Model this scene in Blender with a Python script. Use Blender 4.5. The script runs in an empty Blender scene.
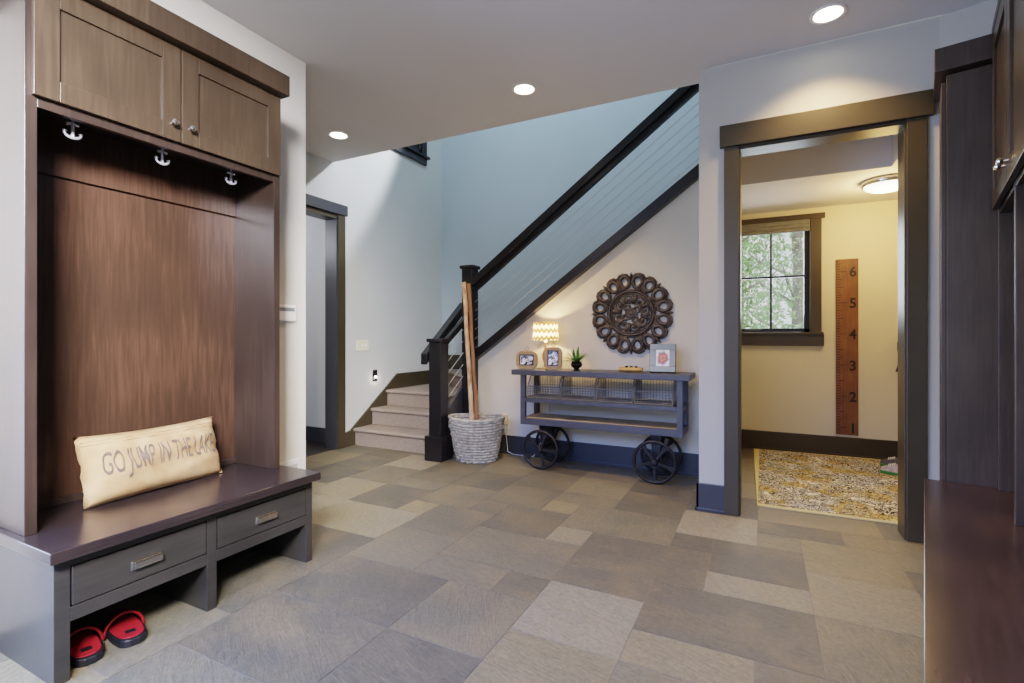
import bpy, bmesh, math, random
from mathutils import Vector, Matrix
random.seed(7)
PI = math.pi
SC = bpy.context.scene
COL = SC.collection

# ---------------------------------------------------------------- materials
def C(h):
    h = h.lstrip('#'); r = [int(h[i:i+2], 16)/255 for i in (0, 2, 4)]
    return tuple(((c/12.92) if c <= .04045 else ((c+.055)/1.055)**2.4) for c in r) + (1,)

class NT:
    def __init__(s, name):
        s.m = bpy.data.materials.new(name); s.m.use_nodes = True
        s.t = s.m.node_tree; s.b = s.t.nodes['Principled BSDF']; s.out = s.t.nodes['Material Output']
    def n(s, typ, **kw):
        nd = s.t.nodes.new(typ)
        for k, v in kw.items():
            if k.startswith('i_'):
                key = k[2:]; key = int(key) if key.isdigit() else key.replace('_', ' ')
                nd.inputs[key].default_value = v
            else: setattr(nd, k, v)
        return nd
    def l(s, a, b): s.t.links.new(a, b)
    def coord(s, scale=(1, 1, 1), out='Object'):
        tc = s.n('ShaderNodeTexCoord'); mp = s.n('ShaderNodeMapping'); mp.inputs['Scale'].default_value = scale
        s.l(tc.outputs[out], mp.inputs['Vector']); return mp.outputs['Vector']
    def noise(s, vec, scale=5, detail=3, rough=.5, dist=0):
        nd = s.n('ShaderNodeTexNoise'); nd.inputs['Scale'].default_value = scale; nd.inputs['Detail'].default_value = detail
        nd.inputs['Roughness'].default_value = rough; nd.inputs['Distortion'].default_value = dist
        s.l(vec, nd.inputs['Vector']); return nd.outputs['Fac']
    def ramp(s, fac, stops):
        r = s.n('ShaderNodeValToRGB'); e = r.color_ramp.elements
        e[0].position, e[0].color = stops[0]; e[1].position, e[1].color = stops[-1]
        for p, c in stops[1:-1]:
            x = e.new(p); x.color = c
        s.l(fac, r.inputs['Fac']); return r.outputs['Color']
    def math(s, op, a, b=None, c=None):
        nd = s.n('ShaderNodeMath', operation=op)
        for i, v in enumerate((a, b, c)):
            if v is None: continue
            if isinstance(v, (int, float)): nd.inputs[i].default_value = v
            else: s.l(v, nd.inputs[i])
        return nd.outputs[0]
    def mix(s, fac, a, b, blend='MIX'):
        nd = s.n('ShaderNodeMix', data_type='RGBA', blend_type=blend)
        for i, v in ((0, fac), (6, a), (7, b)):
            if isinstance(v, (int, float)): nd.inputs[i].default_value = v
            elif isinstance(v, tuple): nd.inputs[i].default_value = v
            else: s.l(v, nd.inputs[i])
        return nd.outputs[2]
    def bump(s, h, strength=.2, dist=.01):
        b = s.n('ShaderNodeBump'); b.inputs['Strength'].default_value = strength; b.inputs['Distance'].default_value = dist
        s.l(h, b.inputs['Height']); s.l(b.outputs['Normal'], s.b.inputs['Normal'])
    def set(s, **kw):
        for k, v in kw.items():
            k = k.replace('_', ' ')
            if isinstance(v, (int, float, tuple)): s.b.inputs[k].default_value = v
            else: s.l(v, s.b.inputs[k])
        return s

def plain(name, col, rough=.5, metal=0, var=.06, scale=8, bump=0, spec=.5):
    t = NT(name); c = C(col); v = t.coord()
    f = t.noise(v, scale, 3)
    lo = tuple(x*(1-var) for x in c[:3])+(1,); hi = tuple(min(1, x*(1+var)) for x in c[:3])+(1,)
    t.set(Base_Color=t.ramp(f, [(.3, lo), (.7, hi)]), Roughness=rough, Metallic=metal, Specular_IOR_Level=spec)
    if bump: t.bump(t.noise(v, scale*25, 2), bump, .004)
    return t.m

def wood(name, stops, grain=(40, 40, 2.2), rough=.32, blotch=2.0, bump=.05, spec=.5, coat=0):
    t = NT(name); v = t.coord(grain); v2 = t.coord()
    g = t.noise(v, 1.6, 5, .6, .6); b = t.noise(v2, blotch, 2, .5)
    f = t.math('ADD', t.math('MULTIPLY', g, .45), t.math('MULTIPLY', b, .6))
    t.set(Base_Color=t.ramp(f, stops), Roughness=rough, Specular_IOR_Level=spec, Coat_Weight=coat, Coat_Roughness=.15)
    t.bump(g, bump, .002); return t.m

M = {}
M['wall'] = plain('wall_paint', '#c9c4b9', .62, var=.02, scale=2, bump=.04)
M['wall_cool'] = plain('stair_wall_paint', '#c3c4bf', .62, var=.02, scale=2, bump=.04)
M['wall_side'] = plain('side_room_paint', '#d3cbb2', .62, var=.02, scale=2, bump=.04)
M['ceiling'] = plain('ceiling_paint', '#d2d0d0', .75, var=.015, scale=1.5, bump=.05)
M['white'] = plain('white_plastic', '#eae8e2', .4, var=.01)
M['vent'] = plain('vent_metal', '#d6d4cf', .45, var=.01)
M['trim'] = plain('olive_grey_trim', '#40392a', .36, var=.08, scale=4)
M['base'] = plain('slate_baseboard', '#37383c', .38, var=.06, scale=3)
M['black'] = plain('black_paint', '#17161a', .33, var=.1, scale=4)
M['iron'] = plain('cart_steel', '#4b4c53', .45, metal=.15, var=.15, scale=12)
M['wheel'] = plain('cast_iron', '#2d2b2b', .5, metal=.5, var=.25, scale=20, bump=.15)
M['wire'] = plain('basket_wire', '#716d66', .5, metal=0, var=.2, scale=20)
M['nickel'] = plain('brushed_nickel', '#c9c6c0', .22, metal=1, var=.03)
M['chrome'] = plain('chrome', '#d4d4d8', .25, metal=.5, var=.02)
M['cable'] = plain('steel_cable', '#aab0b4', .35, metal=.3, var=.02)
M['dark'] = plain('dark_void', '#0c0b0b', .7, var=.1)
E_ = C('#120b0a'); E2 = C('#2a1b16'); E3 = C('#4a2f22')
M['espresso'] = wood('espresso_wood', [(.25, C('#1b1512')), (.5, C('#2a211c')), (.8, C('#3c3028'))], rough=.3, spec=.4)
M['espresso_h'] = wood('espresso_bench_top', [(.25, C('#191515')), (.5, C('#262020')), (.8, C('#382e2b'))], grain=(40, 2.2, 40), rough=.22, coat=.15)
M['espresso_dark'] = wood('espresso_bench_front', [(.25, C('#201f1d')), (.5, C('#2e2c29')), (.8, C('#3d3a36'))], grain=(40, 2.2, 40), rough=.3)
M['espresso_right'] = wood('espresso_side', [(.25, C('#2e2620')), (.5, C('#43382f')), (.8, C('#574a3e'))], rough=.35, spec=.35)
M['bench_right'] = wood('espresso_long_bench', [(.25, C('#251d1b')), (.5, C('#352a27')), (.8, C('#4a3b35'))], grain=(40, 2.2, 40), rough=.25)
M['espresso_panel'] = wood('espresso_back_panel', [(.2, C('#211814')), (.5, C('#35261d')), (.8, C('#523a2c'))], rough=.24, blotch=1.6)
M['espresso_door'] = wood('espresso_door', [(.2, C('#241c15')), (.5, C('#362b20')), (.8, C('#4c3f31'))], rough=.3, blotch=2.4)
M['plank'] = wood('shelf_planks', [(.2, C('#6f5d47')), (.5, C('#9a8464')), (.8, C('#bda888'))], grain=(2.5, 45, 45), rough=.55, blotch=5)
M['ruler'] = wood('ruler_wood', [(.2, C('#452a18')), (.5, C('#6d482c')), (.8, C('#936642'))], grain=(60, 60, 2.5), rough=.5, blotch=4)
M['frame_wood'] = wood('light_oak', [(.2, C('#7d6241')), (.5, C('#957952')), (.8, C('#b0926a'))], grain=(40, 40, 8), rough=.5)
M['tray'] = wood('log_wood', [(.2, C('#8a6434')), (.5, C('#b58a4e')), (.8, C('#d0ab6d'))], grain=(6, 60, 60), rough=.55)
M['hallwood'] = wood('hall_floor_wood', [(.2, C('#1d1a1b')), (.5, C('#2c2826')), (.8, C('#423a35'))], grain=(30, 3, 30), rough=.3)
M['ink'] = plain('black_ink', '#1b120c', .6, var=.05)
M['pot'] = plain('dark_pot', '#1c1715', .2, var=.1)
M['bulb'] = plain('lamp_base_glass', '#b98a56', .25, var=.15)

def emis(name, col, st):
    t = NT(name); t.set(Base_Color=C(col), Emission_Color=C(col), Emission_Strength=st); return t.m
M['can'] = emis('can_lamp', '#fff4dc', 14)
M['dome'] = emis('dome_lamp', '#fff0d0', 5)
M['led'] = emis('step_led', '#fff6e6', 8)

def mk_carpet():
    t = NT('stair_carpet'); v = t.coord()
    f = t.noise(v, 160, 2); g = t.noise(v, 6, 2)
    t.set(Base_Color=t.mix(t.math('MULTIPLY', g, .4), t.ramp(f, [(.3, C('#70655a')), (.7, C('#a1948a'))]), C('#857668')), Roughness=.95, Specular_IOR_Level=.1)
    t.bump(f, .6, .006); return t.m
M['carpet'] = mk_carpet()

def mk_tile():
    t = NT('slate_tile'); tc = t.n('ShaderNodeTexCoord')
    at = t.n('ShaderNodeAttribute', attribute_name='tile')
    v = t.n('ShaderNodeVectorMath', operation='ADD'); t.l(tc.outputs['Object'], v.inputs[0])
    sc = t.n('ShaderNodeVectorMath', operation='SCALE'); t.l(at.outputs['Color'], sc.inputs[0]); sc.inputs['Scale'].default_value = 31.
    t.l(sc.outputs[0], v.inputs[1])
    rot = t.n('ShaderNodeVectorRotate'); t.l(v.outputs[0], rot.inputs['Vector'])
    sep = t.n('ShaderNodeSeparateColor'); t.l(at.outputs['Color'], sep.inputs[0])
    t.l(t.math('ADD', t.math('MULTIPLY', sep.outputs[2], 1.2), .2), rot.inputs['Angle'])
    mp = t.n('ShaderNodeMapping'); mp.inputs['Scale'].default_value = (4, 26, 4); t.l(rot.outputs[0], mp.inputs['Vector'])
    streak = t.noise(mp.outputs[0], 2.6, 7, .68, 1.4)
    cloud = t.noise(v.outputs[0], 3.2, 4, .55, .4)
    fine = t.noise(v.outputs[0], 55, 5, .75)
    basec = t.ramp(sep.outputs[0], [(0, C('#6e6a5d')), (.25, C('#86806c')), (.5, C('#968a6b')), (.8, C('#9d967f')), (1, C('#a89f88'))])
    c1 = t.mix(t.math('MULTIPLY', t.ramp(streak, [(.35, (0, 0, 0, 1)), (.65, (1, 1, 1, 1))]), .55), t.mix(1, basec, (.48, .48, .50, 1), 'MULTIPLY'), basec)
    c2 = t.mix(t.math('MULTIPLY', t.ramp(cloud, [(.42, (0, 0, 0, 1)), (.72, (1, 1, 1, 1))]), .34), c1, C('#917e5c'))
    c3 = t.mix(.65, c2, t.mix(1, c2, t.ramp(fine, [(.3, (.55, .55, .57, 1)), (.7, (1.3, 1.3, 1.28, 1))]), 'MULTIPLY'))
    t.set(Base_Color=c3, Specular_IOR_Level=.5, Roughness=t.math('ADD', t.math('MULTIPLY', streak, .25), .3))
    t.bump(t.math('ADD', streak, t.math('MULTIPLY', fine, .5)), .55, .01); return t.m
M['tile'] = mk_tile()
M['grout'] = plain('grout', '#797369', .85, var=.1, scale=20)

def mk_burlap():
    t = NT('burlap'); v = t.coord()
    w1 = t.n('ShaderNodeTexWave', wave_type='BANDS', bands_direction='X'); w1.inputs['Scale'].default_value = 70; t.l(v, w1.inputs['Vector'])
    w2 = t.n('ShaderNodeTexWave', wave_type='BANDS', bands_direction='Z'); w2.inputs['Scale'].default_value = 70; t.l(v, w2.inputs['Vector'])
    f = t.noise(v, 9, 4); w = t.math('MULTIPLY', w1.outputs['Fac'], w2.outputs['Fac'])
    t.set(Base_Color=t.ramp(t.math('ADD', t.math('MULTIPLY', w, .18), t.math('MULTIPLY', f, .8)), [(.2, C('#7c5d3d')), (.5, C('#a1825e')), (.8, C('#bda17d'))]), Roughness=.9, Specular_IOR_Level=.15)
    t.bump(w, .3, .003); return t.m
M['burlap'] = mk_burlap()
M['print'] = plain('faded_print', '#5a4c42', .9, var=.12, scale=30)

def mk_wicker():
    t = NT('grey_wicker'); v = t.coord(); f = t.noise(v, 30, 3); g = t.noise(v, 5, 2)
    t.set(Base_Color=t.ramp(t.math('ADD', t.math('MULTIPLY', f, .6), t.math('MULTIPLY', g, .4)), [(.25, C('#625d55')), (.5, C('#97938c')), (.75, C('#bdbab4'))]), Roughness=.75)
    t.bump(f, .3, .003); return t.m
M['wicker'] = mk_wicker()
def mk_birch():
    t = NT('peeled_birch'); v = t.coord((25, 25, 6)); f = t.noise(v, 1.5, 4); g = t.noise(t.coord(), 9, 3)
    t.set(Base_Color=t.ramp(t.math('ADD', t.math('MULTIPLY', f, .5), t.math('MULTIPLY', g, .5)), [(.3, C('#6d4a2d')), (.48, C('#b8977a')), (.7, C('#dcc3a4'))]), Roughness=.7)
    t.bump(f, .3, .004); return t.m
M['birch'] = mk_birch()
M['birch_dark'] = wood('brown_stick', [(.2, C('#4a3020')), (.5, C('#78553a')), (.8, C('#9a7654'))], rough=.7)
def mk_carved():
    t = NT('carved_wood'); v = t.coord(); f = t.noise(v, 25, 4); g = t.noise(v, 4, 2)
    t.set(Base_Color=t.ramp(t.math('ADD', t.math('MULTIPLY', f, .6), t.math('MULTIPLY', g, .4)), [(.25, C('#241e1c')), (.5, C('#3e3530')), (.8, C('#6a5d52'))]), Roughness=.5)
    t.bump(f, .2, .003); return t.m
M['carved'] = mk_carved()

def mk_rug():
    t = NT('floral_rug'); v = t.coord()
    big = t.n('ShaderNodeTexVoronoi', feature='SMOOTH_F1'); big.inputs['Scale'].default_value = 2.1; big.inputs['Smoothness'].default_value = .4; t.l(v, big.inputs['Vector'])
    ring = t.math('SINE', t.math('MULTIPLY', big.outputs['Distance'], 17))
    w = t.n('ShaderNodeTexNoise'); w.inputs['Scale'].default_value = 6; t.l(v, w.inputs['Vector'])
    mv = t.n('ShaderNodeMix', data_type='VECTOR'); mv.inputs[0].default_value = .06; t.l(v, mv.inputs[4]); t.l(w.outputs['Color'], mv.inputs[5])
    sm = t.n('ShaderNodeTexVoronoi', feature='DISTANCE_TO_EDGE'); sm.inputs['Scale'].default_value = 21; t.l(mv.outputs[1], sm.inputs['Vector'])
    sm2 = t.n('ShaderNodeTexNoise'); sm2.inputs['Scale'].default_value = 8.5; sm2.inputs['Distortion'].default_value = 2.6; t.l(v, sm2.inputs['Vector'])
    ln = lambda c, w: t.math('LESS_THAN', t.math('ABSOLUTE', t.math('SUBTRACT', sm2.outputs['Fac'], c)), w)
    curl = t.math('MAXIMUM', ln(.50, .032), t.math('MAXIMUM', ln(.61, .032), ln(.40, .03)))
    zone = t.noise(v, 2.6, 2, .5, .5)
    ground = t.ramp(t.math('ADD', t.math('MULTIPLY', zone, .8), t.math('MULTIPLY', ring, .12)), [(.28, C('#ded9ca')), (.42, C('#d8d0b6')), (.5, C('#c9b073')), (.58, C('#d6c9a2')), (.75, C('#e2ded4'))])
    dk = t.ramp(zone, [(.35, C('#2c2624')), (.47, C('#3d322c')), (.51, C('#8a6a28')), (.56, C('#3c322f')), (.7, C('#343033'))])
    sep = t.n('ShaderNodeSeparateXYZ'); t.l(v, sep.inputs[0])
    bx = t.math('GREATER_THAN', t.math('ABSOLUTE', sep.outputs[0]), .515); by = t.math('GREATER_THAN', t.math('ABSOLUTE', sep.outputs[1]), .945)
    bord = t.math('MAXIMUM', bx, by)
    inner = t.mix(curl, ground, dk)
    t.set(Base_Color=t.mix(bord, inner, C('#cdbd88')), Roughness=.95, Specular_IOR_Level=.1)
    t.bump(sm2.outputs['Fac'], .4, .006); return t.m
M['rug'] = mk_rug()

def mk_shade():
    t = NT('chevron_shade'); tc = t.n('ShaderNodeTexCoord'); sep = t.n('ShaderNodeSeparateXYZ'); t.l(tc.outputs['Object'], sep.inputs[0])
    ang = t.math('ARCTAN2', sep.outputs[1], sep.outputs[0])
    tri = t.math('PINGPONG', t.math('MULTIPLY', ang, 8.5/PI), .5)
    val = t.math('FRACT', t.math('ADD', t.math('MULTIPLY', sep.outputs[2], 14.2), t.math('MULTIPLY', tri, .75)))
    f = t.math('GREATER_THAN', val, .5)
    c = t.mix(f, C('#7a6647'), C('#fff8ea'))
    t.set(Base_Color=c, Roughness=.9, Specular_IOR_Level=.05)
    tr = t.n('ShaderNodeBsdfTranslucent'); t.l(c, tr.inputs['Color'])
    mx = t.n('ShaderNodeMixShader'); mx.inputs[0].default_value = .65; t.l(t.b.outputs[0], mx.inputs[1]); t.l(tr.outputs[0], mx.inputs[2]); t.l(mx.outputs[0], t.out.inputs['Surface'])
    return t.m
M['shade'] = mk_shade()
def mk_photo(name, stops, scale):
    t = NT(name); v = t.coord(); f = t.noise(v, scale, 3, .6, .5); t.set(Base_Color=t.ramp(f, stops), Roughness=.15); return t.m
M['bwphoto'] = mk_photo('monochrome_photo', [(.35, C('#16161c')), (.47, C('#5a5a68')), (.53, C('#c9c9d4')), (.65, C('#f0f0f4'))], 26)
def mk_portrait():
    t = NT('portrait_photo'); v = t.coord((1, 1, .8)); d_ = t.n('ShaderNodeVectorMath', operation='DISTANCE'); t.l(v, d_.inputs[0]); d_.inputs[1].default_value = (0, 0, .092)
    f = t.math('ADD', d_.outputs['Value'], t.math('MULTIPLY', t.math('SUBTRACT', t.noise(v, 38, 3), .5), .05))
    t.set(Base_Color=t.ramp(f, [(0, C('#7a3d35')), (.02, C('#d39a83')), (.032, C('#c4574a')), (.042, C('#8d93b5')), (.05, C('#efece8'))]), Roughness=.15); return t.m
M['colphoto'] = mk_portrait()
M['mirror'] = plain('mirror_frame', '#b9b4aa', .06, metal=1, var=.02)
M['foot_red'] = plain('red_footbed', '#8c1720', .6, var=.15, scale=20)
M['strap'] = plain('dark_red_strap', '#6d1a20', .6, var=.2, scale=20)
M['rubber'] = plain('black_rubber', '#15151a', .5, var=.1)
M['leafpot'] = plain('succulent_green', '#4f7a35', .5, var=.4, scale=18)
M['shoe_grey'] = plain('shoe_grey_mesh', '#55534f', .8, var=.4, scale=40)
M['shoe_pink'] = plain('shoe_pink_mesh', '#b3a199', .8, var=.3, scale=30)
M['green'] = plain('green_rubber', '#3f7d34', .6, var=.15)
M['shadecloth'] = plain('roman_shade_cloth', '#75766f', .9, var=.1, scale=20)
M['outlet'] = plain('ivory_plastic', '#d9c9a0', .4, var=.02)
M['switch'] = plain('switch_ivory', '#e4dcc3', .4, var=.02)
M['bark'] = plain('bark', '#b3aba0', .9, var=.3, scale=8)
M['ground'] = plain('forest_ground', '#7d8a55', .95, var=.3, scale=3)
M['leafA'] = plain('leaf_green', '#a0c587', .7, var=.4, scale=1.2)
M['leafB'] = plain('leaf_pale', '#c9dcb6', .7, var=.3, scale=1.2)
def mk_glass():
    t = NT('window_glass'); tr = t.n('ShaderNodeBsdfTransparent'); gl = t.n('ShaderNodeBsdfGlossy'); gl.inputs['Roughness'].default_value = .02
    mx = t.n('ShaderNodeMixShader'); mx.inputs[0].default_value = .06; t.l(tr.outputs[0], mx.inputs[1]); t.l(gl.outputs[0], mx.inputs[2]); t.l(mx.outputs[0], t.out.inputs['Surface']); return t.m
M['glass'] = mk_glass()

# ---------------------------------------------------------------- mesh helpers
def B(): return bmesh.new()
def box(bm, x0, x1, y0, y1, z0, z1):
    vs = [bm.verts.new(p) for p in ((x0, y0, z0), (x1, y0, z0), (x1, y1, z0), (x0, y1, z0), (x0, y0, z1), (x1, y0, z1), (x1, y1, z1), (x0, y1, z1))]
    for f in ((3, 2, 1, 0), (4, 5, 6, 7), (0, 1, 5, 4), (1, 2, 6, 5), (2, 3, 7, 6), (3, 0, 4, 7)): bm.faces.new([vs[i] for i in f])
    return bm
def bx(*a): return box(B(), *a)
def prism(bm, pts, vec):
    v = Vector(vec); a = [bm.verts.new(p) for p in pts]; b = [bm.verts.new(Vector(p)+v) for p in pts]; n = len(a)
    bm.faces.new(a[::-1]); bm.faces.new(b)
    for i in range(n): bm.faces.new((a[i], a[(i+1) % n], b[(i+1) % n], b[i]))
    return bm
def sweep(bm, pts, r, seg=8, closed=False, cap=True, sy=1.0):
    pts = [Vector(p) for p in pts]; n = len(pts); rings = []
    rr = r if isinstance(r, (list, tuple)) else [r]*n
    up = None
    for i, p in enumerate(pts):
        if closed: t = pts[(i+1) % n]-pts[i-1]
        else: t = pts[min(i+1, n-1)]-pts[max(i-1, 0)]
        t.normalize()
        if up is None: up = Vector((0, 0, 1)) if abs(t.z) < .9 else Vector((1, 0, 0))
        u = t.cross(up)
        if u.length < 1e-5: u = t.orthogonal()
        u.normalize(); w = u.cross(t).normalized(); up = w
        rings.append([bm.verts.new(p+u*math.cos(2*PI*k/seg)*rr[i]+w*math.sin(2*PI*k/seg)*rr[i]*sy) for k in range(seg)])
    m = n if closed else n-1
    for i in range(m):
        a, b = rings[i], rings[(i+1) % n]
        for k in range(seg): bm.faces.new((a[k], a[(k+1) % seg], b[(k+1) % seg], b[k]))
    if not closed and cap:
        bm.faces.new(rings[0][::-1]); bm.faces.new(rings[-1])
    return bm
def ring(bm, c, R, r, axis='Y', n=40, seg=8, sx=1, sz=1):
    c = Vector(c); P = []
    for i in range(n):
        a = 2*PI*i/n; u, v = math.cos(a)*R*sx, math.sin(a)*R*sz
        P.append(c+(Vector((u, 0, v)) if axis == 'Y' else Vector((u, v, 0)) if axis == 'Z' else Vector((0, u, v))))
    return sweep(bm, P, r, seg, closed=True)
def lathe(bm, prof, c=(0, 0, 0), n=28, sx=1, sy=1, axis='Z', cap=True):
    c = Vector(c); R = []
    for r, z in prof:
        R.append([])
        for k in range(n):
            a = 2*PI*k/n; u, v = r*math.cos(a)*sx, r*math.sin(a)*sy
            p = Vector((u, v, z)) if axis == 'Z' else Vector((u, z, v)) if axis == 'Y' else Vector((z, u, v))
            R[-1].append(bm.verts.new(c+p))
    for i in range(len(R)-1):
        for k in range(n): bm.faces.new((R[i][k], R[i][(k+1) % n], R[i+1][(k+1) % n], R[i+1][k]))
    if cap: bm.faces.new(R[0][::-1]); bm.faces.new(R[-1])
    return bm
def cyl(bm, c, r, h, axis='Z', n=24): return lathe(bm, [(r, 0), (r, h)], c, n, axis=axis)
def ball(bm, c, r, sx=1, sy=1, sz=1, n=16):
    bmesh.ops.create_uvsphere(bm, u_segments=n, v_segments=max(6, n//2), radius=r, matrix=Matrix.Translation(c) @ Matrix.Diagonal((sx, sy, sz, 1))); return bm

def wloc(o):
    v = Vector((0, 0, 0))
    while o: v += o.location; o = o.parent
    return v
def obj(name, bm, mat, parent=None, smooth=False, bevel=0, local=False, kind=None):
    bmesh.ops.recalc_face_normals(bm, faces=bm.faces)
    me = bpy.data.meshes.new(name)
    o = bpy.data.objects.new(name, me); COL.objects.link(o)
    if parent:
        o.parent = parent
        if not local: bmesh.ops.translate(bm, vec=-wloc(parent), verts=bm.verts)
    elif not local:
        xs = [v.co for v in bm.verts]
        c = Vector(((min(v.x for v in xs)+max(v.x for v in xs))/2, (min(v.y for v in xs)+max(v.y for v in xs))/2, min(v.z for v in xs)))
        bmesh.ops.translate(bm, vec=-c, verts=bm.verts); o.location = c
    if smooth:
        for f in bm.faces: f.smooth = True
    bm.to_mesh(me); bm.free()
    for m in (mat if isinstance(mat, list) else [mat]): me.materials.append(m)
    if smooth and smooth != 'all': me.set_sharp_from_angle(angle=math.radians(40))
    if bevel:
        md = o.modifiers.new('bevel', 'BEVEL'); md.width = bevel; md.segments = 2; md.limit_method = 'ANGLE'; md.angle_limit = math.radians(50)
    if kind: o['kind'] = kind
    return o
def tag(o, label, cat, group=None, kind=None):
    o['label'] = label; o['category'] = cat
    if group: o['group'] = group
    if kind: o['kind'] = kind
    return o
def thing(name, label, cat, loc=(0, 0, 0), rz=0, group=None):
    o = bpy.data.objects.new(name, None); COL.objects.link(o); o.location = loc; o.rotation_euler = (0, 0, rz); o.empty_display_size = .1
    return tag(o, label, cat, group)
def struct(name, bm, mat, parent=None, bevel=0, smooth=False):
    return obj(name, bm, mat, parent, bevel=bevel, smooth=smooth, kind=None if parent else 'structure')
def sempty(name, loc):
    o = bpy.data.objects.new(name, None); COL.objects.link(o); o.location = loc; o['kind'] = 'structure'; return o
def dup(root, loc, rz=None, label=None, group=None):
    r = root.copy(); COL.objects.link(r); r.location = loc
    if rz is not None: r.rotation_euler = (0, 0, rz)
    if label: r['label'] = label
    if group: r['group'] = group
    for ch in list(root.children):
        c = ch.copy(); COL.objects.link(c); c.parent = r
        for g in ch.children:
            d = g.copy(); COL.objects.link(d); d.parent = c
    return r
def text_bm(s, size, sx=1.0, ext=0.0, off=0.0):
    cu = bpy.data.curves.new('t', 'FONT'); cu.body = s; cu.size = size; cu.align_x = 'CENTER'; cu.align_y = 'CENTER'; cu.extrude = ext; cu.offset = off; cu.resolution_u = 4
    o = bpy.data.objects.new('t', cu); COL.objects.link(o); bpy.context.view_layer.update()
    dg = bpy.context.evaluated_depsgraph_get(); me = bpy.data.meshes.new_from_object(o.evaluated_get(dg))
    bm = B(); bm.from_mesh(me); bpy.data.objects.remove(o); bpy.data.curves.remove(cu); bpy.data.meshes.remove(me)
    bmesh.ops.scale(bm, vec=(sx, 1, 1), verts=bm.verts); return bm

# ---------------------------------------------------------------- camera
H = 1.18
TH = math.atan(250/497.)
cam = bpy.data.cameras.new('camera'); co = bpy.data.objects.new('camera', cam); COL.objects.link(co)
co.location = (0, 0, H); co.rotation_euler = (PI/2, 0, TH)
cam.sensor_width = 36; cam.lens = 497/1024*36; cam.shift_y = -4.5/1024; cam.clip_start = .02
SC.camera = co

# ================================================================= SETTING
CZ = 3.0
# floor: random ashlar of slate tiles over grout
def make_floor():
    bm = B(); lay = bm.loops.layers.color.new('tile')
    U = .222; x0, y0 = -4.02, -2.2; nx, ny = 34, 37
    used = [[False]*ny for _ in range(nx)]
    rnd = random.Random(11)
    for j in range(ny):
        for i in range(nx):
            if used[i][j]: continue
            opts = [(3, 2), (3, 2), (2, 2), (2, 2), (3, 2), (2, 1), (2, 2)]
            rnd.shuffle(opts)
            for w, h in opts+[(1, 1)]:
                if i+w > nx: w = nx-i
                if j+h > ny: h = ny-j
                if all(not used[a][b] for a in range(i, i+w) for b in range(j, j+h)):
                    if w == 1 and h == 2: continue
                    break
            for a in range(i, i+w):
                for b in range(j, j+h): used[a][b] = True
            g = .0018; c = (rnd.random(), rnd.random(), rnd.random(), 1)
            X0, X1, Y0, Y1 = x0+i*U+g, x0+(i+w)*U-g, y0+j*U+g, y0+(j+h)*U-g
            e = .0003
            lo = [bm.verts.new(p) for p in ((X0, Y0, -.003), (X1, Y0, -.003), (X1, Y1, -.003), (X0, Y1, -.003))]
            hi = [bm.verts.new(p) for p in ((X0+e, Y0+e, 0), (X1-e, Y0+e, 0), (X1-e, Y1-e, 0), (X0+e, Y1-e, 0))]
            fs = [bm.faces.new(hi)]+[bm.faces.new((lo[k], lo[(k+1) % 4], hi[(k+1) % 4], hi[k])) for k in range(4)]
            for f in fs:
                f.material_index = 0
                for l in f.loops: l[lay] = c
    s = len(bm.faces)
    box(bm, x0, x0+nx*U, y0, y0+ny*U, -.15, -.0022)
    bm.faces.ensure_lookup_table()
    for f in bm.faces[s:]: f.material_index = 1
    o = obj('floor', bm, [M['tile'], M['grout']], local=True, kind='structure'); return o
make_floor()
struct('trim_hall_floor', bx(-6.6, -4.03, 1.4, 4.5, -.15, 0.001), M['hallwood'])

# ceiling slab, with stairwell opening beyond Y=3.79 for X<-.45
def ceil():
    bm = B(); box(bm, -4.0, 3.6, -2.2, 3.6, CZ, CZ+.3); box(bm, -4.0, -.36, 3.6, 3.79, CZ, CZ+.3); return bm
struct('ceiling', ceil(), M['ceiling'])
# left wall behind locker
struct('wall_left', bx(-2.85, -2.71, .58, 2.335, 0, CZ), M['wall'])
struct('wall_left_return', bx(-4.0, -2.85, 2.204, 2.335, 0, CZ), M['wall'])
struct('baseboard_left', bx(-2.71, -2.695, 1.90, 2.335, 0, .10), M['white'])
# L2 wall with doorway
DL0, DL1, DLZ = 2.78, 3.85, 2.44
def l2():
    bm = B(); box(bm, -4.14, -4.0, 2.204, DL0, 0, 5.6); box(bm, -4.14, -4.0, DL0, DL1, DLZ, 5.6); box(bm, -4.14, -4.0, DL1, 5.91, 0, 5.6); return bm
struct('wall_stair_left', l2(), M['wall_cool'])
M['wall_blue'] = plain('stair_back_cool_light', '#b3c0c6', .62, var=.02, scale=2, bump=.04)  # stair wall paint with the stairwell's cool light put into the colour
struct('wall_stair_back', bx(-4.0, -.36, 5.77, 5.91, 0, 5.6), M['wall_blue'])
struct('wall_stair_right', bx(-.36, -.31, 3.76, 5.88, 0, 5.6), M['wall_cool'])
struct('wall_upper_front', bx(-4.0, -.36, 2.4, 2.5, CZ+.3, 5.6), M['wall_cool'])
struct('ceiling_stairwell', bx(-4.14, -.31, 2.4, 5.91, 5.6, 5.7), M['ceiling'])
struct('wall_upper_right', bx(-.36, -.31, 2.5, 3.76, CZ+.3, 5.6), M['wall_cool'])
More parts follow.
